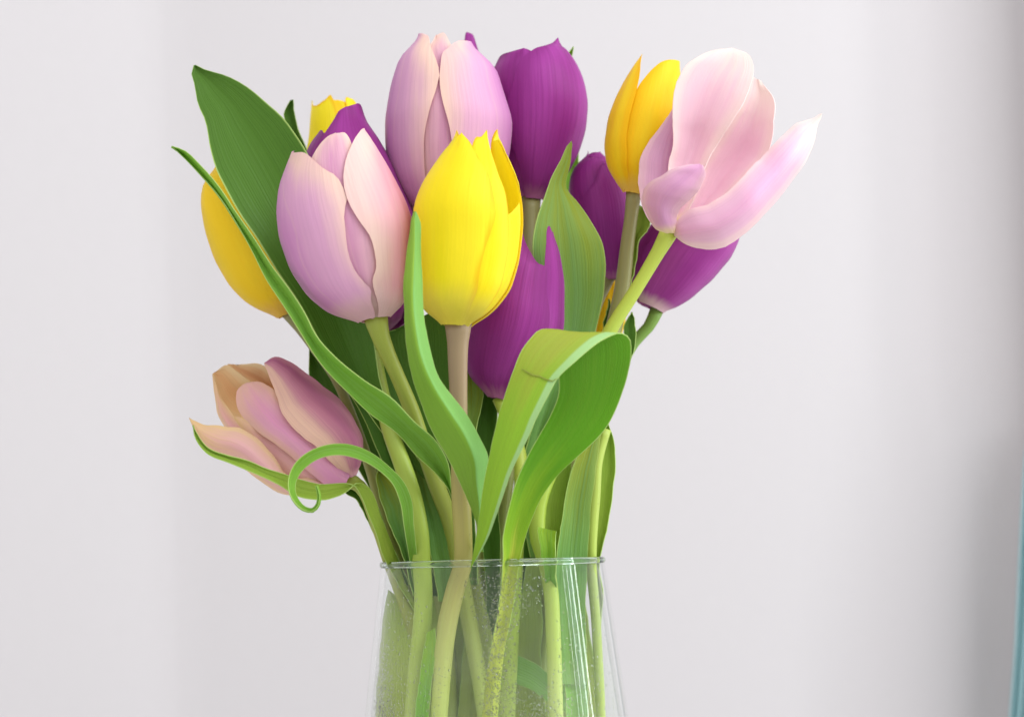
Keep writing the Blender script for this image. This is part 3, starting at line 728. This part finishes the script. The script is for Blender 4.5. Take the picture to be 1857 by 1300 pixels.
# back petals, seen from inside
sheet('petal', [(636, 872), (590, 840), (520, 800), (450, 770), (405, 745), (392, 712), (387, 684), (385, 678)],
      [(640, 866), (600, 820), (540, 760), (490, 715), (455, 692), (430, 672), (412, 661), (390, 674)],
      [22, 10, 0, -4, -4, -2, 0, 2], [0, 5, 8, 8, 7, 5, 2, 0], [0, 4, 6, 6, 5, 3, 1, 0], M['amber'], t, M['pink_old'], seed=141, wob=.0007)
sheet('petal', [(638, 866), (600, 815), (545, 760), (492, 728), (448, 706), (420, 690), (408, 668), (414, 660)],
      [(644, 860), (620, 790), (575, 735), (530, 700), (500, 682), (486, 668), (470, 661), (430, 661)],
      [22, 6, -4, -8, -8, -8, -6, -5], [0, 3, 5, 5, 5, 4, 2, 0], [0, 3, 5, 6, 6, 5, 2, 0], M['amber'], t, M['pink_old'], seed=142, wob=.0007)
# left upright petal with rolled yellow edge
sheet('petal', [(632, 876), (575, 868), (510, 840), (455, 800), (412, 778), (396, 752), (388, 715), (385, 678)],
      [(636, 868), (590, 850), (535, 822), (480, 796), (440, 772), (420, 748), (402, 720), (387, 680)],
      [24, 22, 19, 15, 12, 8, 5, 3], [0, -4, -6, -7, -7, -6, -3, 0], [0, 1, 1, 2, 2, 1, 0, 0], M['peach'], t, M['amber'], seed=143, wob=.0006)
# outer top petal
sheet('petal', [(634, 864), (603, 843), (582, 818), (553, 794), (529, 772), (513, 751), (500, 712), (487, 680), (479, 660)],
      [(646, 862), (657, 822), (657, 794), (640, 755), (605, 716), (566, 684), (527, 657), (499, 647), (481, 657)],
      [28, 34, 36, 35, 32, 28, 22, 18, 15], [-1, -1, -1, -1, -1, -1, -1, 0, 0], [0, -10, -14, -15, -14, -12, -8, -4, 0], M['pink_old'], t, M['amber'], seed=144)
# middle petal
sheet('petal', [(624, 876), (602, 882), (568, 862), (540, 836), (505, 808), (470, 784), (441, 755), (430, 722), (436, 702), (446, 697)],
      [(634, 864), (628, 846), (606, 818), (576, 790), (549, 768), (528, 747), (510, 724), (492, 704), (472, 692), (450, 695)],
      [29, 32, 33, 32, 30, 27, 23, 20, 17, 15], [-1, -2, -2, -3, -3, -3, -3, -3, -2, 0], [0, -2, -2, -2, -3, -3, -3, -2, -1, 0], M['pink_fresh'], t, M['peach'], seed=145)
# small petal between
sheet('petal', [(622, 880), (562, 890), (512, 870), (478, 838), (456, 808), (442, 786), (432, 768), (424, 757)],
      [(630, 868), (590, 850), (572, 830), (548, 808), (516, 788), (494, 778), (470, 766), (434, 755)],
      [28, 29, 28, 26, 24, 21, 19, 17], [0, -2, -2, -3, -3, -3, -2, 0], [0, 1, 1, 1, 1, 1, 0, 0], M['peach'], t, M['pink_old'], seed=146)
# bottom petal, bent outwards
sheet('petal', [(622, 882), (565, 896), (518, 897), (470, 870), (426, 838), (374, 816), (354, 788), (343, 758)],
      [(624, 874), (572, 868), (520, 862), (497, 829), (469, 799), (437, 777), (400, 772), (366, 769), (343, 757)],
      [27, 30, 32, 32, 31, 30, 29, 28], [0, -4, -7, -7, -6, -5, -3, 0], [0, -2, -4, -5, -5, -4, -2, 0], M['peach'], t, M['pink_old'], seed=147)
stem(t, [(628, 872, 24), (645, 876, 20), (660, 892, 17), (676, 930, 13), (693, 975, 9), (708, 1020, 6), (728, 1075, 5), (752, 1150, 6), (790, 1310, 4), (820, 1700, 0)],
     [14] * 5 + [13, 13, 13, 13, 12, 12], M['stem_olive'], 15)

# ------------------------------------------------------------------ LEAVES
leaf('broad dark green leaf rising to a point at upper left',
     [(800, 960), (742, 860), (690, 780), (640, 712), (590, 640), (537, 541), (503, 494), (469, 439), (435, 388), (410, 342), (393, 308), (380, 261), (372, 219), (359, 190), (352, 155), (348, 130), (352, 119)],
     [(815, 955), (770, 850), (720, 770), (690, 700), (676, 610), (650, 520), (615, 430), (585, 350), (566, 300), (552, 270), (537, 245), (516, 217), (486, 190), (448, 158), (406, 137), (376, 128), (356, 118)],
     [6, 10, 14, 17, 20, 20, 18, 16, 15, 14, 12, 9, 6, 4], [1, 2, 3, 4, 4, 4, 4, 3, 2, 1], [3, 4, 5, 5, 5, 5, 5, 4, 2, 1], M['leaf_dark'], seed=1, nv=60)
leaf('long narrow arching leaf crossing in front of the far left golden tulip',
     [(824, 925), (813, 889), (794, 863), (754, 826), (717, 782), (674, 751), (631, 712), (589, 670), (554, 620), (516, 557), (486, 511), (461, 464), (435, 418), (406, 371), (376, 333), (342, 295), (322, 276), (311, 267)],
     [(828, 920), (818, 880), (813, 841), (791, 800), (754, 768), (709, 723), (660, 691), (614, 652), (575, 610), (552, 566), (524, 524), (494, 486), (461, 435), (427, 384), (397, 338), (363, 300), (330, 272), (311, 266)],
     [20, 26, 33, 40, 45, 48, 48, 46, 44, 42, 40, 38, 36, 34], 2, 5, M['leaf_mid'], seed=2, nv=64)
leaf('small dark leaf tip poking up behind the broad dark leaf',
     [(640, 560), (600, 450), (558, 350), (530, 262), (518, 222), (514, 208), (526, 183)],
     [(700, 540), (650, 430), (592, 340), (552, 262), (541, 230), (535, 206), (532, 181)], [-34, -34, -32, -30], 2, 2, M['leaf_dark'], seed=3)
leaf('green leaf tip poking up behind the topmost purple tulip',
     [(990, 560), (1000, 400), (1025, 285), (1022, 200), (1024, 120), (1028, 100), (1038, 86)],
     [(1040, 560), (1046, 400), (1049, 285), (1052, 200), (1044, 140), (1038, 112), (1041, 85)], [-50, -52, -54, -54], 2, 2, M['leaf_bright'], seed=4)
leaf('upright narrow leaf overlapping the left side of the bright yellow tulip',
     [(872, 1000), (865, 955), (857, 929), (842, 892), (820, 844), (791, 793), (765, 737), (746, 678), (736, 615), (733, 550), (733, 512), (738, 461), (745, 414), (748, 392), (752, 384)],
     [(876, 1000), (874, 950), (876, 900), (884, 850), (885, 830), (868, 789), (846, 752), (820, 719), (794, 680), (778, 630), (767, 560), (763, 500), (761, 440), (758, 395), (753, 384)],
     [36, 46, 56, 62, 66, 68, 70, 70, 69, 68, 67, 66], [-3, -4, -5, -6, -5, -4, -3, -2, -1], [-5, -6, -9, -12, -12, -9, -7, -5, -2], M['leaf_two'], seed=5, nv=60,
     mids=[(874, 1000), (869, 952), (868, 915), (863, 870), (861, 841), (842, 790), (815, 748), (787, 704), (763, 650), (752, 590), (748, 540), (750, 490), (752, 430), (752, 394), (752, 384)], power=1.25)
leaf('broad bluish green leaf with twisted yellowish tip, right of centre',
     [(962, 1010), (948, 940), (946, 860), (960, 790), (985, 700), (990, 620), (985, 540), (967, 473), (967, 434), (975, 395), (991, 352), (1002, 320), (1018, 289), (1032, 260), (1036, 256)],
     [(985, 1010), (985, 930), (992, 850), (1015, 770), (1050, 690), (1080, 605), (1090, 556), (1096, 520), (1097, 473), (1089, 434), (1069, 399), (1046, 367), (1027, 342), (1033, 300), (1038, 262)],
     [-2, 0, 2, 2, 2, 2, 0, -2, -2, 0, 2, 3, 4, 4], [4, 4, 5, 6, 6, 6, 7, 7, 7, 7, 6, 4, 2, 0], [2, 2, 2, 2, 2, 2, 1, 0, -1, -2, -3, -4, -1, 0], M['leaf_blue'], seed=6, nv=60)
# folded leaf: rises to the right, turns over and hangs down to the rim
leaf('large bright leaf folded over itself, its tip hanging to the vase rim',
     [(868, 1360), (874, 1296), (891, 1170), (906, 1080), (911, 1007), (911, 977), (920, 929), (935, 874), (953, 833), (975, 793), (994, 759), (1012, 715), (1012, 670), (1002, 620), (990, 597), (975, 601), (961, 615), (942, 641), (931, 671), (916, 715), (905, 752), (894, 796), (885, 841), (876, 885), (868, 937), (861, 985), (853, 1029)],
     [(896, 1360), (902, 1296), (918, 1170), (934, 1080), (944, 1010), (957, 959), (975, 914), (1001, 874), (1034, 841), (1071, 807), (1101, 774), (1123, 726), (1138, 682), (1146, 641), (1142, 614), (1128, 605), (1100, 613), (1064, 638), (1038, 660), (1012, 686), (994, 719), (975, 756), (957, 796), (938, 833), (920, 878), (902, 929), (883, 977), (855, 1029)],
     [33, 33, 32, 31, 31, 32, 33, 36, 39, 42, 45, 47, 48, 49, 52, 58, 64, 69, 72, 73, 73, 72, 70, 67, 63, 58, 52], [-4, -3, 2, 3, 3, 2, 0, 0, -1, -2, -2, -1, 0], [-4, -3, 1, 1, 1, 1, 1, 1, 0, 0, 0, 0, 0], M['leaf_fold'], back=M['leaf_olive'], seed=7, nv=130, nu=17, wob=.0004, power=1.6)
def on_surface(o, pts, lift):
    from mathutils.bvhtree import BVHTree
    bv = BVHTree.FromPolygons([o.matrix_world @ v.co for v in o.data.vertices], [p.vertices for p in o.data.polygons])
    out = []
    for x, y in pts:
        q = P(x, y, 0); d = (q - CAM).normalized(); h = bv.ray_cast(CAM, d)
        out.append(h[0] - d * lift if h[0] is not None else None)
    return out
fold = [o for o in COL.objects if o.get('label', '').startswith('large bright leaf folded')][0]
bpy.context.view_layer.update()
ca = [(946, 669), (956, 676), (966, 681), (978, 683), (990, 689), (1001, 692), (1010, 687)]
cb = [(946, 668), (957, 674), (967.5, 679), (979, 681), (991, 687), (1001.5, 690), (1010, 686)]
A_ = on_surface(fold, ca, .0003); B_ = on_surface(fold, cb, .0003)
if all(p is not None for p in A_ + B_):
    G_ = np.array([[tuple(a), tuple(a.lerp(b, .5)), tuple(b)] for a, b in zip(A_, B_)])
    cr = shell('crease', G_, .0003, simple_mat('bruised_crease', lin(126, 136, 54), .7, 400, .3), None, fold)
def ribbon(label, pts, w, roll, mat, seed, parent=None):
    """narrow blade along a centre line; roll turns its width out of the picture plane"""
    n = 70
    c = hermite([p for p in pts], n); ww = along(w, n); rl = along(roll, n)
    ww = ww * np.array([1 + .2 * noise.noise(Vector((i * .12, seed, 0))) for i in range(n)])
    Wp = [P(*q) for q in c]; G = np.zeros((n, 9, 3))
    for i in range(n):
        tg = (Wp[min(i + 1, n - 1)] - Wp[max(i - 1, 0)]).normalized()
        view = (CAM - Wp[i]).normalized()
        s = tg.cross(view).normalized(); nn = s.cross(tg).normalized()
        a = math.radians(rl[i]); wd = s * math.cos(a) + nn * math.sin(a); nd = wd.cross(tg) 
        for j in range(9):
            e = j / 4 - 1
            G[i, j] = Wp[i] + wd * (e * ww[i] / 2 * PX(c[i][2])) + nd * (0.0009 * e * e)
    o = shell('tulip_leaf', G, 0.0007, mat, mat, parent, .0001, seed)
    return tag(o, label, 'leaf', 'tulip leaves in the bouquet')
ribbon('thin leaf curled into a ring below the drooping mauve tulip',
       [(764, 1100, 12), (756, 1050, 14), (748, 995, 24), (741, 949, 35), (736, 912, 38), (722, 878, 41), (695, 850, 44), (658, 826, 47), (621, 816, 49), (587, 819, 50), (559, 831, 50), (538, 850, 50), (528, 872, 51), (528, 893, 53), (537, 912, 55), (552, 925, 57), (568, 927, 59), (578, 917, 61), (581, 900, 62), (576, 880, 62)],
       [14, 14, 14, 15, 17, 19, 21, 21, 20, 20, 21, 21, 20, 17, 13, 10, 7, 3], [10, 15, 15, 10, 0, -10, -15, -20, -20, -15, -10, 0, 15, 30, 45, 50, 40], M['leaf_mid'], 8)
sheet_o = sheet('tulip_leaf', [(752, 1110), (722, 1060), (694, 1004), (682, 965), (668, 930), (655, 900), (640, 880), (628, 876), (612, 876), (580, 878), (552, 872), (520, 862), (490, 852), (454, 838), (408, 824), (372, 808), (356, 786), (350, 772)],
      [(765, 1110), (738, 1060), (716, 1004), (702, 965), (690, 930), (678, 900), (664, 880), (648, 874), (630, 890), (600, 904), (570, 906), (540, 900), (505, 880), (466, 862), (415, 840), (372, 820), (352, 790), (349, 771)],
      [6, 8, 12, 17, 22, 27, 32, 36, 39, 41, 42, 43, 43, 42, 41, 40, 38], 1, [-2, -2, -2, 0, 0, 2, 3, 3, 3, 2, 1], M['leaf_pale'], seed=9, nv=70)
tag(sheet_o, 'leaf cradling the underside of the drooping mauve tulip', 'leaf', 'tulip leaves in the bouquet')
leaf('dark leaf blade behind the stem of the drooping tulip, at left rim',
     [(728, 1060), (702, 1012), (682, 975), (664, 940), (645, 905), (626, 892), (622, 884)],
     [(742, 1060), (722, 1012), (704, 970), (690, 930), (674, 895), (650, 874), (630, 880)], [4, 6, 8, 12, 16], 2, 2, M['leaf_dark'], seed=10)
leaf('dark green leaf rising behind the drooping tulip',
     [(760, 1080), (735, 1010), (700, 940), (655, 860), (615, 790), (585, 740), (564, 700), (559, 630), (556, 600)],
     [(790, 1080), (775, 1000), (745, 920), (705, 830), (665, 750), (630, 690), (600, 650), (575, 610), (560, 598)], [-12, -10, -10, -12, -16, -18, -18], 3, 3, M['leaf_dark'], seed=11)
leaf('second dark leaf behind the pale lime stem, left of centre',
     [(778, 1080), (745, 990), (715, 900), (690, 830), (660, 760), (632, 712), (615, 690)],
     [(800, 1080), (770, 990), (748, 900), (722, 820), (700, 760), (670, 710), (622, 688)], [0, 0, 2, 4, 6, 6], 3, 2, M['leaf_dark'], seed=12)
leaf('bluish green leaf by the rim, left of the lime stem',
     [(750, 1080), (730, 1005), (708, 955), (690, 905), (681, 866), (684, 850)],
     [(758, 1080), (746, 1005), (742, 960), (736, 920), (720, 885), (690, 850)], [12, 14, 16, 16, 14], 2, 2, M['leaf_blue'], seed=13)
leaf('upright green leaf between the lime stem and the brown stem',
     [(795, 1090), (782, 1010), (768, 940), (757, 880), (746, 826), (740, 790)],
     [(822, 1090), (816, 1010), (806, 950), (788, 895), (770, 845), (745, 790)], [10, 12, 13, 12, 10], 2, 1, M['leaf_blue'], seed=14)
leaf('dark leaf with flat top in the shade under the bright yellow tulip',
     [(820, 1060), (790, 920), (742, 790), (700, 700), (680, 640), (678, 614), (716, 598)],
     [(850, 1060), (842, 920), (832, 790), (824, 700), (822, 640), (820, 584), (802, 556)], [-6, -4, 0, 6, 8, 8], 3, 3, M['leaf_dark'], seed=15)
leaf('bluish leaf showing right of the brown stem below the low purple tulip',
     [(850, 1060), (845, 950), (842, 850), (840, 760), (836, 690), (842, 660)],
     [(868, 1060), (862, 950), (860, 850), (866, 770), (876, 712), (868, 665)], [6, 8, 10, 8, 6], 2, 2, M['leaf_blue'], seed=16)
leaf('dark upright leaf below the low purple tulip, behind the hanging leaf tip',
     [(884, 1180), (878, 1020), (872, 940), (866, 850), (862, 780), (868, 716), (874, 690)],
     [(914, 1180), (907, 1020), (905, 940), (900, 870), (901, 790), (900, 720), (890, 690)], [-2, 0, 0, -2, -4], 2, 2, M['leaf_dark'], seed=17)
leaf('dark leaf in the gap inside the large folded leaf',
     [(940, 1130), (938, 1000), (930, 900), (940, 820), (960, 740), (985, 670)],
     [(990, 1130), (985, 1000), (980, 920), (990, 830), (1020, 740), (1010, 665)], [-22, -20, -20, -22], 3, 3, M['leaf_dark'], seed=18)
leaf('pale leaf right of the olive stem, below the large folded leaf',
     [(988, 1090), (984, 1010), (978, 950), (974, 905), (990, 860), (1025, 815)],
     [(1016, 1090), (1012, 1005), (1020, 950), (1029, 890), (1036, 850), (1036, 815)], [14, 15, 15, 14, 12], 2, 1, M['leaf_pale'], seed=19)
leaf('deep green leaf left of the torn stalk, above the right side of the rim',
     [(1018, 1240), (1008, 1110), (1010, 1005), (1019, 940), (1029, 880), (1048, 822), (1075, 780)],
     [(1066, 1240), (1062, 1110), (1066, 1005), (1071, 930), (1079, 860), (1088, 800), (1092, 770)], [16, 17, 18, 18, 17, 14], [4, 3, 3, 2, 1], 0, M['leaf_blue'], seed=20)
leaf('green leaf at the right edge of the vase, beside the torn stalk',
     [(1078, 1170), (1072, 1080), (1074, 1008), (1078, 955), (1083, 895), (1088, 830), (1097, 767)],
     [(1083, 1165), (1094, 1085), (1087, 1008), (1101, 960), (1110, 911), (1115, 850), (1113, 800), (1104, 768)], [2, 3, 4, 5, 6, 6], 1, 2, M['leaf_pale'], seed=21)
leaf('short cut-off leaf stub standing just above the rim',
     [(1002, 1120), (988, 1050), (982, 1010), (978, 980), (975, 955)], [(1006, 1120), (1009, 1050), (1008, 1010), (1008, 985), (1009, 963)], [8, 20, 27, 27], 1, 2, M['leaf_bright'], seed=22)
leaf('small dark olive leaf tip below the wide open pink tulip stem',
     [(1040, 760), (1090, 700), (1130, 650), (1132, 610), (1133, 588), (1146, 566)], [(1056, 760), (1110, 700), (1143, 650), (1152, 622), (1152, 596), (1147, 566)], [-10, -8, -6], 1, 1, M['leaf_dark'], seed=23)
leaf('tiny green leaf point between golden sliver and pink tulip stem',
     [(1084, 680), (1090, 620), (1096, 580), (1104, 542)], [(1106, 680), (1112, 620), (1110, 580), (1105, 542)], [-10, -9, -8], 1, 1, M['leaf_dark'], seed=24)
leaf('short leaf with yellow edge between grey stem and open pink tulip',
     [(1130, 560), (1145, 480), (1150, 440), (1155, 400), (1158, 372)], [(1140, 560), (1152, 480), (1162, 432), (1178, 410), (1176, 380)], [-8, -8, -8], 1, 2, M['leaf_pale'], seed=25)
leaf('pointed leaf inside the glass at its left side',
     [(672, 1420), (680, 1300), (688, 1190), (695, 1120), (701, 1085), (704, 1069)], [(756, 1420), (754, 1300), (752, 1190), (746, 1120), (722, 1083), (705, 1069)], [10, 10, 9, 6, 3], [-4, -4, -3, -2, 0], [4, 4, 3, 2, 0], M['leaf_vase'], seed=26)
leaf('bright torn leaf stub inside the glass beside the lime stem',
     [(742, 1400), (752, 1300), (762, 1215), (767, 1180), (773, 1148)], [(772, 1400), (776, 1300), (784, 1230), (791, 1178), (788, 1138)], [30, 31, 31, 30], 1, 1, M['leaf_bright'], seed=27)
leaf('bent leaf lying across inside the glass, right of centre',
     [(1040, 1300), (1000, 1275), (960, 1250), (925, 1235), (905, 1232)], [(1046, 1240), (1005, 1225), (965, 1200), (930, 1185), (908, 1180)], [2, 4, 6, 8], 1, 1, M['leaf_mid'], seed=28)
leaf('pale crumpled leaf inside the glass behind the right stem',
     [(932, 1420), (930, 1300), (920, 1180), (918, 1120), (926, 1078)], [(990, 1420), (988, 1300), (982, 1190), (985, 1120), (975, 1070)], [-4, -4, -4], 2, 2, M['leaf_vase'], seed=29, wob=.0014)
leaf('folded leaf inside the glass behind the window reflection',
     [(1024, 1400), (1026, 1290), (1024, 1250), (1030, 1180), (1034, 1120)], [(1068, 1400), (1066, 1290), (1066, 1240), (1064, 1180), (1060, 1120)], [12, 14, 14], 3, 1, M['leaf_mid'], seed=30)
leaf('wide pale leaf at the back of the glass, left half',
     [(690, 1420), (700, 1300), (712, 1180), (724, 1100), (745, 1040)], [(800, 1420), (805, 1300), (805, 1180), (800, 1100), (790, 1040)], [-16, -14, -10, -8], 2, 2, M['leaf_vase'], seed=41)
leaf('wide green leaf at the back of the glass, middle',
     [(790, 1420), (800, 1300), (815, 1180), (830, 1100), (850, 1030)], [(940, 1420), (940, 1300), (935, 1180), (925, 1100), (905, 1030)], [-20, -18, -14, -12], 2, 2, M['leaf_vase'], seed=42)
leaf('wide dark leaf at the back of the glass, right half',
     [(930, 1420), (935, 1300), (940, 1180), (945, 1090), (955, 1020)], [(1100, 1420), (1090, 1300), (1075, 1180), (1060, 1090), (1040, 1020)], [-20, -18, -14, -12], 2, 2, M['leaf_vase'], seed=43)
leaf('dim leaf deep inside the glass behind the brown stem',
     [(828, 1420), (830, 1300), (838, 1200), (846, 1120), (856, 1060)], [(892, 1420), (888, 1300), (884, 1200), (876, 1120), (866, 1060)], [-12, -10, -8], 2, 2, M['leaf_vase'], seed=31)

torn = tube('torn_stalk', [(1100, 1700, 2), (1090, 1310, 6), (1081, 1130, 8), (1072, 1010, 12), (1077, 900, 13), (1083, 835, 13), (1094, 796, 12), (1100, 778, 12)],
            [17, 16, 14, 9, 9, 9, 10, 12, 9], M['stem_lime'], seed=16)
tag(torn, 'pale yellow-green stalk with torn top at the right side', 'stalk')

# ------------------------------------------------------------------ VASE
def revolve(name, prof, mat, parent=None, seg=96, cx=0.0):
    verts = []; faces = []
    for (r, z) in prof:
        for j in range(seg):
            a = 2 * math.pi * j / seg; verts.append((cx + r * math.cos(a), r * math.sin(a), z))
    n = len(prof)
    for i in range(n - 1):
        for j in range(seg):
            k = (j + 1) % seg; faces.append((i * seg + j, i * seg + k, (i + 1) * seg + k, (i + 1) * seg + j))
    me = bpy.data.meshes.new(name); me.from_pydata(verts, [], faces); me.materials.append(mat)
    me.polygons.foreach_set('use_smooth', [True] * len(faces)); me.update()
    return link(name, me, parent)

def glass_mat():
    m, nt, N, L = newmat('clear_glass')
    lw = N.new('ShaderNodeLayerWeight'); lw.inputs['Blend'].default_value = 0.5
    fr = math_n(N, L, 'ADD', math_n(N, L, 'MULTIPLY', math_n(N, L, 'POWER', lw.outputs['Facing'], 4.5), 0.85), 0.022)
    tr = N.new('ShaderNodeBsdfTransparent'); tr.inputs[0].default_value = (0.975, 0.985, 0.978, 1)
    gl = N.new('ShaderNodeBsdfGlossy'); gl.inputs['Roughness'].default_value = 0.006; gl.inputs[0].default_value = (1, 1, 1, 1)
    x = N.new('ShaderNodeMixShader'); L.new(fr, x.inputs[0]); L.new(tr.outputs[0], x.inputs[1]); L.new(gl.outputs[0], x.inputs[2])
    # breath of condensation
    tc = N.new('ShaderNodeTexCoord'); sp = N.new('ShaderNodeSeparateXYZ'); L.new(tc.outputs['Object'], sp.inputs[0])
    nz = N.new('ShaderNodeTexNoise'); nz.inputs['Scale'].default_value = 45; nz.inputs['Detail'].default_value = 4
    L.new(tc.outputs['Object'], nz.inputs['Vector'])
    low = ramp(N, L, math_n(N, L, 'DIVIDE', sp.outputs[2], RIM_Z), [(0.66, (1, 1, 1, 1)), (0.99, (0, 0, 0, 1))])
    f = math_n(N, L, 'MULTIPLY', math_n(N, L, 'MULTIPLY', ramp(N, L, nz.outputs[0], [(.35, (0, 0, 0, 1)), (.7, (1, 1, 1, 1))]), low), 0.065)
    df = N.new('ShaderNodeBsdfTranslucent'); df.inputs[0].default_value = (.85, .88, .84, 1)
    d2 = N.new('ShaderNodeBsdfDiffuse'); d2.inputs[0].default_value = (.85, .88, .84, 1)
    ad = N.new('ShaderNodeMixShader'); L.new(df.outputs[0], ad.inputs[1]); L.new(d2.outputs[0], ad.inputs[2])
    y = N.new('ShaderNodeMixShader'); L.new(f, y.inputs[0]); L.new(x.outputs[0], y.inputs[1]); L.new(ad.outputs[0], y.inputs[2])
    o = N.new('ShaderNodeOutputMaterial'); L.new(y.outputs[0], o.inputs[0])
    return m

VX = P(893, 1012, 0).x
RR = 0.0383
def r_out(z):
    s = (RIM_Z - z)
    return RR + s * 0.130 if z > 0.03 else (RR + 0.13 * 0.13) * 1.0 - (0.03 - z)**2 * 12
outer = [(0.0, 0.0), (0.040, 0.0), (0.048, 0.0015), (r_out(0.012), 0.008)] + [(r_out(z), z) for z in list(np.linspace(0.02, RIM_Z - 0.003, 26)) + [RIM_Z - 0.0024, RIM_Z - 0.0022]]
rim = [(RR + 0.0004, RIM_Z - 0.0035), (RR + 0.0009, RIM_Z - 0.0018), (RR + 0.0006, RIM_Z - 0.0003), (RR - 0.0004, RIM_Z), (RR - 0.0013, RIM_Z - 0.0006), (RR - 0.0017, RIM_Z - 0.003)]
inner = [(r_out(z) - 0.002, z) for z in [RIM_Z - 0.0022, RIM_Z - 0.0024] + list(np.linspace(RIM_Z - 0.003, 0.02, 26))] + [(0.046, 0.010), (0.038, 0.006), (0.0, 0.006)]
vase = bpy.data.objects.new('glass_vase', None); COL.objects.link(vase); vase.empty_display_size = .02
vase.location = (VX, 0, 0); bpy.context.view_layer.update()
tag(vase, 'clear glass vase widening downwards, beaded with condensation, holding the bouquet', 'vase')
body = revolve('body', outer + inner, glass_mat(), vase, cx=VX)
gm, nt_, N_, L_ = newmat('rim_glass')
g_ = N_.new('ShaderNodeBsdfGlass'); g_.inputs['IOR'].default_value = 1.5; g_.inputs[0].default_value = (.93, .97, .94, 1); g_.inputs['Roughness'].default_value = .02
o_ = N_.new('ShaderNodeOutputMaterial'); L_.new(g_.outputs[0], o_.inputs[0])
rp = [(RR - 0.0004 + 0.00105 * math.cos(a), RIM_Z - 0.0012 + 0.00115 * math.sin(a)) for a in np.linspace(0, 2 * math.pi, 13)]
rim_o = revolve('rim', rp, gm, vase, cx=VX)

# condensation beads on the inner face
def beads():
    rnd = random.Random(3); verts = []; faces = []
    zs = [(RIM_Z - 0.006), 0.09]
    made = 0
    while made < 12000:
        a = rnd.uniform(-math.pi, math.pi); z = rnd.uniform(0.092, RIM_Z - 0.004)
        px_w = noise.noise(Vector((math.cos(a) * 2.6, math.sin(a) * 2.6, z * 38 + 5)))
        h = (RIM_Z - z) / 0.06
        sx = math.cos(a); fr_ = 1.0 if math.sin(a) < 0 else 0.35
        zone = 1.4 * math.exp(-((sx + 0.08) / .26)**2) + math.exp(-((sx - .30) / .14)**2) * .7 + math.exp(-((sx + .86) / .12)**2) * max(0, min(1, (h - .45) * 3)) + 0.08
        p = max(0, 0.35 + 1.6 * px_w) * min(1, h * 2.2) * zone * fr_
        if rnd.random() > p: continue
        R = r_out(z) - 0.00205
        rad = 0.0001 + 0.00026 * rnd.random()**2.2
        n = Vector((math.cos(a), math.sin(a), 0)); c = Vector((VX, 0, z)) + n * R
        t1 = Vector((-math.sin(a), math.cos(a), 0)); t2 = Vector((0, 0, 1)); st = 1 + 0.7 * rnd.random() * (rad > .0003)
        o = len(verts); S = 6
        verts.append(tuple(c - n * rad * .6))
        for k, (rr, hh) in enumerate(((.62, .42), (1.0, -0.02))):
            for j in range(S):
                q = 2 * math.pi * (j + .5 * k) / S
                verts.append(tuple(c + t1 * (rad * rr * math.cos(q)) + t2 * (rad * rr * math.sin(q) * st) - n * (rad * hh)))
        for j in range(S):
            k = (j + 1) % S
            faces += [(o, o + 1 + k, o + 1 + j), (o + 1 + j, o + 1 + k, o + 1 + S + j), (o + 1 + k, o + 1 + S + k, o + 1 + S + j)]
        faces.append(tuple(o + 1 + S + j for j in range(S)))
        made += 1
    me = bpy.data.meshes.new('condensation_beads'); me.from_pydata(verts, [], faces)
    me.polygons.foreach_set('use_smooth', [True] * len(faces))
    m, nt, N, L = newmat('water_drop')
    g = N.new('ShaderNodeBsdfGlass'); g.inputs['IOR'].default_value = 1.2; g.inputs['Roughness'].default_value = 0.12
    o = N.new('ShaderNodeOutputMaterial'); L.new(g.outputs[0], o.inputs[0])
    me.materials.append(m); me.update()
    b = link('condensation_beads', me, vase); b['kind'] = 'stuff'
beads()
